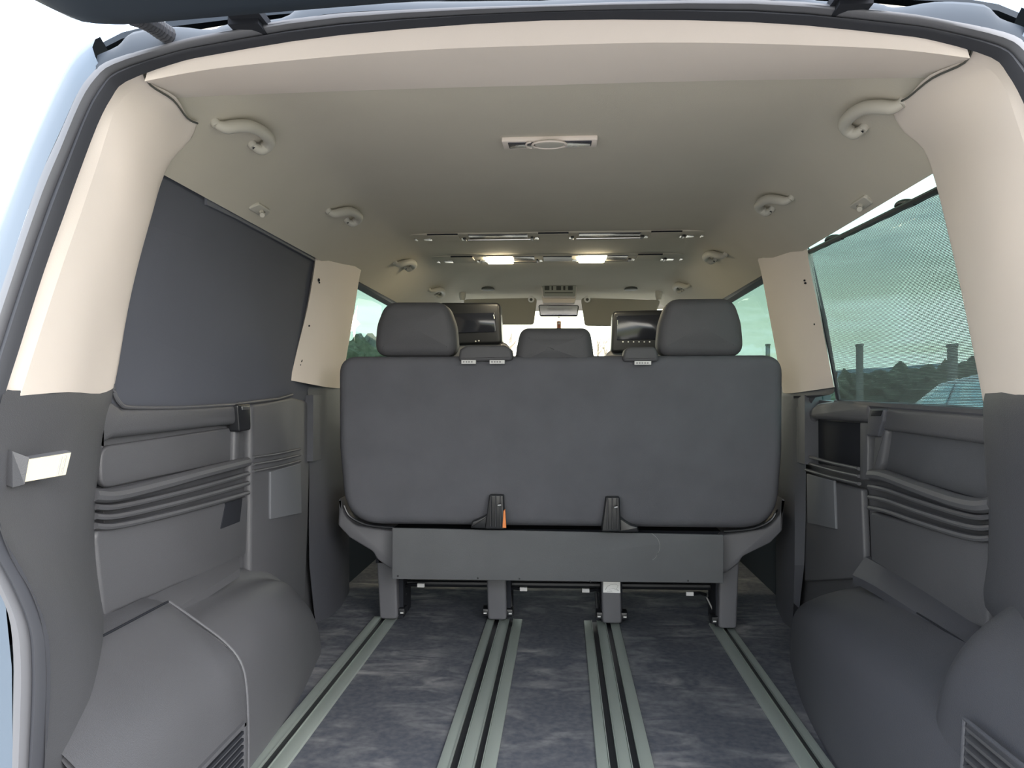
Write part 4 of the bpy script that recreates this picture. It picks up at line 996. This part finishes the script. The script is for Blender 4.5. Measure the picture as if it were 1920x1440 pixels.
# bushes behind the fence: displaced leafy lumps with twigs
def bush(nm, c, rx, ry, rz, seed):
    rnd = random.Random(seed); b = bmesh.new(); bmesh.ops.create_icosphere(b, subdivisions=4, radius=1)
    ph = [rnd.uniform(0, 6) for _ in range(6)]
    for v in b.verts:
        p = v.co
        d = 1+.16*sin(5*p.x+ph[0])*sin(6*p.y+ph[1])+.12*sin(11*p.z+ph[2])*sin(13*p.x+ph[3])+.07*rnd.uniform(-1, 1)
        v.co = Vector((p.x*rx*d, p.y*ry*d, max(-.12, p.z)*rz*d))+Vector(c)
    V = [v.co.copy() for v in b.verts]; Fc = [tuple(v.index for v in f.verts) for f in b.faces]; b.free()
    return V, Fc
spots = [(1420, 17, 1.6), (1455, 22.5, 1.9), (1590, 17, 1.7), (1645, 22.5, 1.7), (1690, 17, 1.8), (1735, 22.5, 1.85), (1772, 17, 1.7), (1825, 22.5, 1.9), (1872, 17, 1.8)]
names = ['dark bush in the right second-row window, nearer the headrest', 'dark bush in the right second-row window beside the pillar', 'dark bush behind the left fence post of the blind window', 'low dark bush just right of the left fence post', 'tallest dark bush between the two fence posts', 'dark bush just left of the right fence post', 'dark bush behind the right fence post', 'dark bush above the roof of the parked car', 'dark bush farthest right beside the rear pillar']
for k, ((px, x, h), lb) in enumerate(zip(spots, names)):
    b = onX(px, 720, x)
    tag(obj('bush', bush('bush', (x, b.y, gz(x, 0)+.1), 1.5, (2.5 if k > 1 else 4.0)*(1-.06*k), h*.95, k), 'bush', smooth=0), lb, 'bush', 'bushes behind the fence')
# trees on the left
def tree(c, h, seed, leaf, label, group, m='bark'):
    rnd = random.Random(seed); t = empty('tree', c, label, 'tree', group); c = Vector(c)
    obj('trunk', tube([c, c+Vector((rnd.uniform(-.2, .2), 0, h*.5)), c+Vector((rnd.uniform(-.3, .3), 0, h*.97))], [h*.02, h*.014, h*.004], 7), m, t)
    brs = []
    for k in range(26):
        f = rnd.uniform(.25, .93); a = rnd.uniform(0, 2*pi); l = h*.30*(1.1-f)+.4
        p0 = c+Vector((0, 0, h*f)); p1 = p0+Vector((cos(a)*l*.5, sin(a)*l*.5, l*.45)); p2 = p0+Vector((cos(a)*l*.8, sin(a)*l*.8, l*1.1))
        brs.append(tube([p0, p1, p2], [h*.007, h*.005, h*.002], 5))
        for q in range(3):
            d = Vector((rnd.uniform(-1, 1), rnd.uniform(-1, 1), rnd.uniform(.3, 1)))*l*.4
            brs.append(tube([p1, p1+d], [h*.003, h*.0012], 4))
    obj('branches', join(*brs), m, t)
    if leaf:
        b = bush('crown', c+Vector((0, 0, h*.42)), h*.50, h*.40, h*.56, seed)
        obj('crown', b, 'bush', t, smooth=0)
tl = [(648, 40, 4.2, 'leafy tree nearest the pillar in the left second-row window'), (668, 52, 4.0, 'second leafy tree from the pillar in the left second-row window'), (685, 64, 4.1, 'third leafy tree from the pillar in the left second-row window'), (706, 78, 3.9, 'leafy tree in the left second-row window beside the headrest')]
for k, (px, d, h, lb) in enumerate(tl):
    b = onX(px, 700, -d*.32)
    tree((b.x, b.y, -.55), h*(b.y/46), 20+k, True, lb, 'trees left of the van')
fl_ = [(955, 'pale bare tree left of the middle headrest through the windscreen'), (1122, 'pale bare tree just right of the middle headrest through the windscreen'), (1136, 'pale bare tree beside the right front seat through the windscreen')]
for k, (px, lb) in enumerate(fl_):
    b = onY(px, 690, 70); tree((b.x*(70+16*k)/70, 70+16*k, -.55), 7.0+.9*k, 40+k, False, lb, 'bare trees ahead of the van', 'bark_pale')

# parked car on the right
car = empty('parked_car', (4.9, 8.6, -.55), 'silver-blue hatchback parked on the grass outside the right rear window', 'car')
x0, x1, g = 4.2, 5.85, -.55
DY = 1.0
def prof(pts, xa, xb, r, m, nm, taper=0):
    P = rpoly(pts, r, 4)
    def mp_(u, v, w):
        k = taper*max(0, v-(g+.95))
        return (xa+k+(w/(xb-xa))*((xb-k)-(xa+k)), u+DY, v)
    return obj(nm, slab(P, xb-xa, .04, mp_, 3), m, car)
prof([(5.6, g+.25), (9.7, g+.25), (9.85, g+.55), (9.75, g+.78), (8.95, g+.98), (5.75, g+1.02), (5.55, g+.7)], x0, x1, .12, 'car_paint', 'body')
prof([(5.75, g+.98), (9.2, g+.95), (8.35, g+1.44), (7.6, g+1.53), (6.5, g+1.50), (5.95, g+1.35)], x0+.02, x1-.02, [.05, .03, .25, .3, .3, .1], 'car_paint', 'cabin', .42)
def cside(y, z): return (x0+.016+.42*max(0, z-(g+.95))-.004, y, z)
for pts in ([(8.98, g+1.02), (8.32, g+1.39), (7.95, g+1.44), (7.95, g+1.01)], [(7.88, g+1.01), (7.88, g+1.44), (7.0, g+1.44), (7.0, g+1.01)], [(6.93, g+1.01), (6.93, g+1.43), (6.35, g+1.38), (6.05, g+1.05)]):
    P = rpoly(pts, .03, 3); obj('side_window', slab(P, .012, .003, lambda u, v, w: (cside(u, v)[0]-.008+w, u+DY, v), 1), 'car_glass', car)
P = rpoly([(x0+.12, g+1.0), (x1-.12, g+1.0), (x1-.26, g+1.40), (x0+.26, g+1.40)], .05, 3)
obj('windscreen', slab(P, .012, .003, lambda u, v, w: (u, DY+9.2-(v-(g+.95))*1.735+.01-w, v), 1), 'car_glass', car)
obj('wing_mirror', slab(rpoly([(8.72, g+.99), (8.95, g+.99), (8.95, g+1.12), (8.75, g+1.14)], .04), .18, .03, lambda u, v, w: (x0-.17+w, u+DY, v)), 'black', car)
for y in (6.45+DY, 9.0+DY):
    for xa in (x0+.0, x1-.2):
        w = obj('wheel', disc((xa, y, g+.31), (1, 0, 0), .31, .2, 24), 'tyre', car)
        obj('hub_cap', disc((xa+.0 if xa < 5 else xa+.2, y, g+.31), (-1 if xa < 5 else 1, 0, 0), .19, .015, 18), 'steel', w)
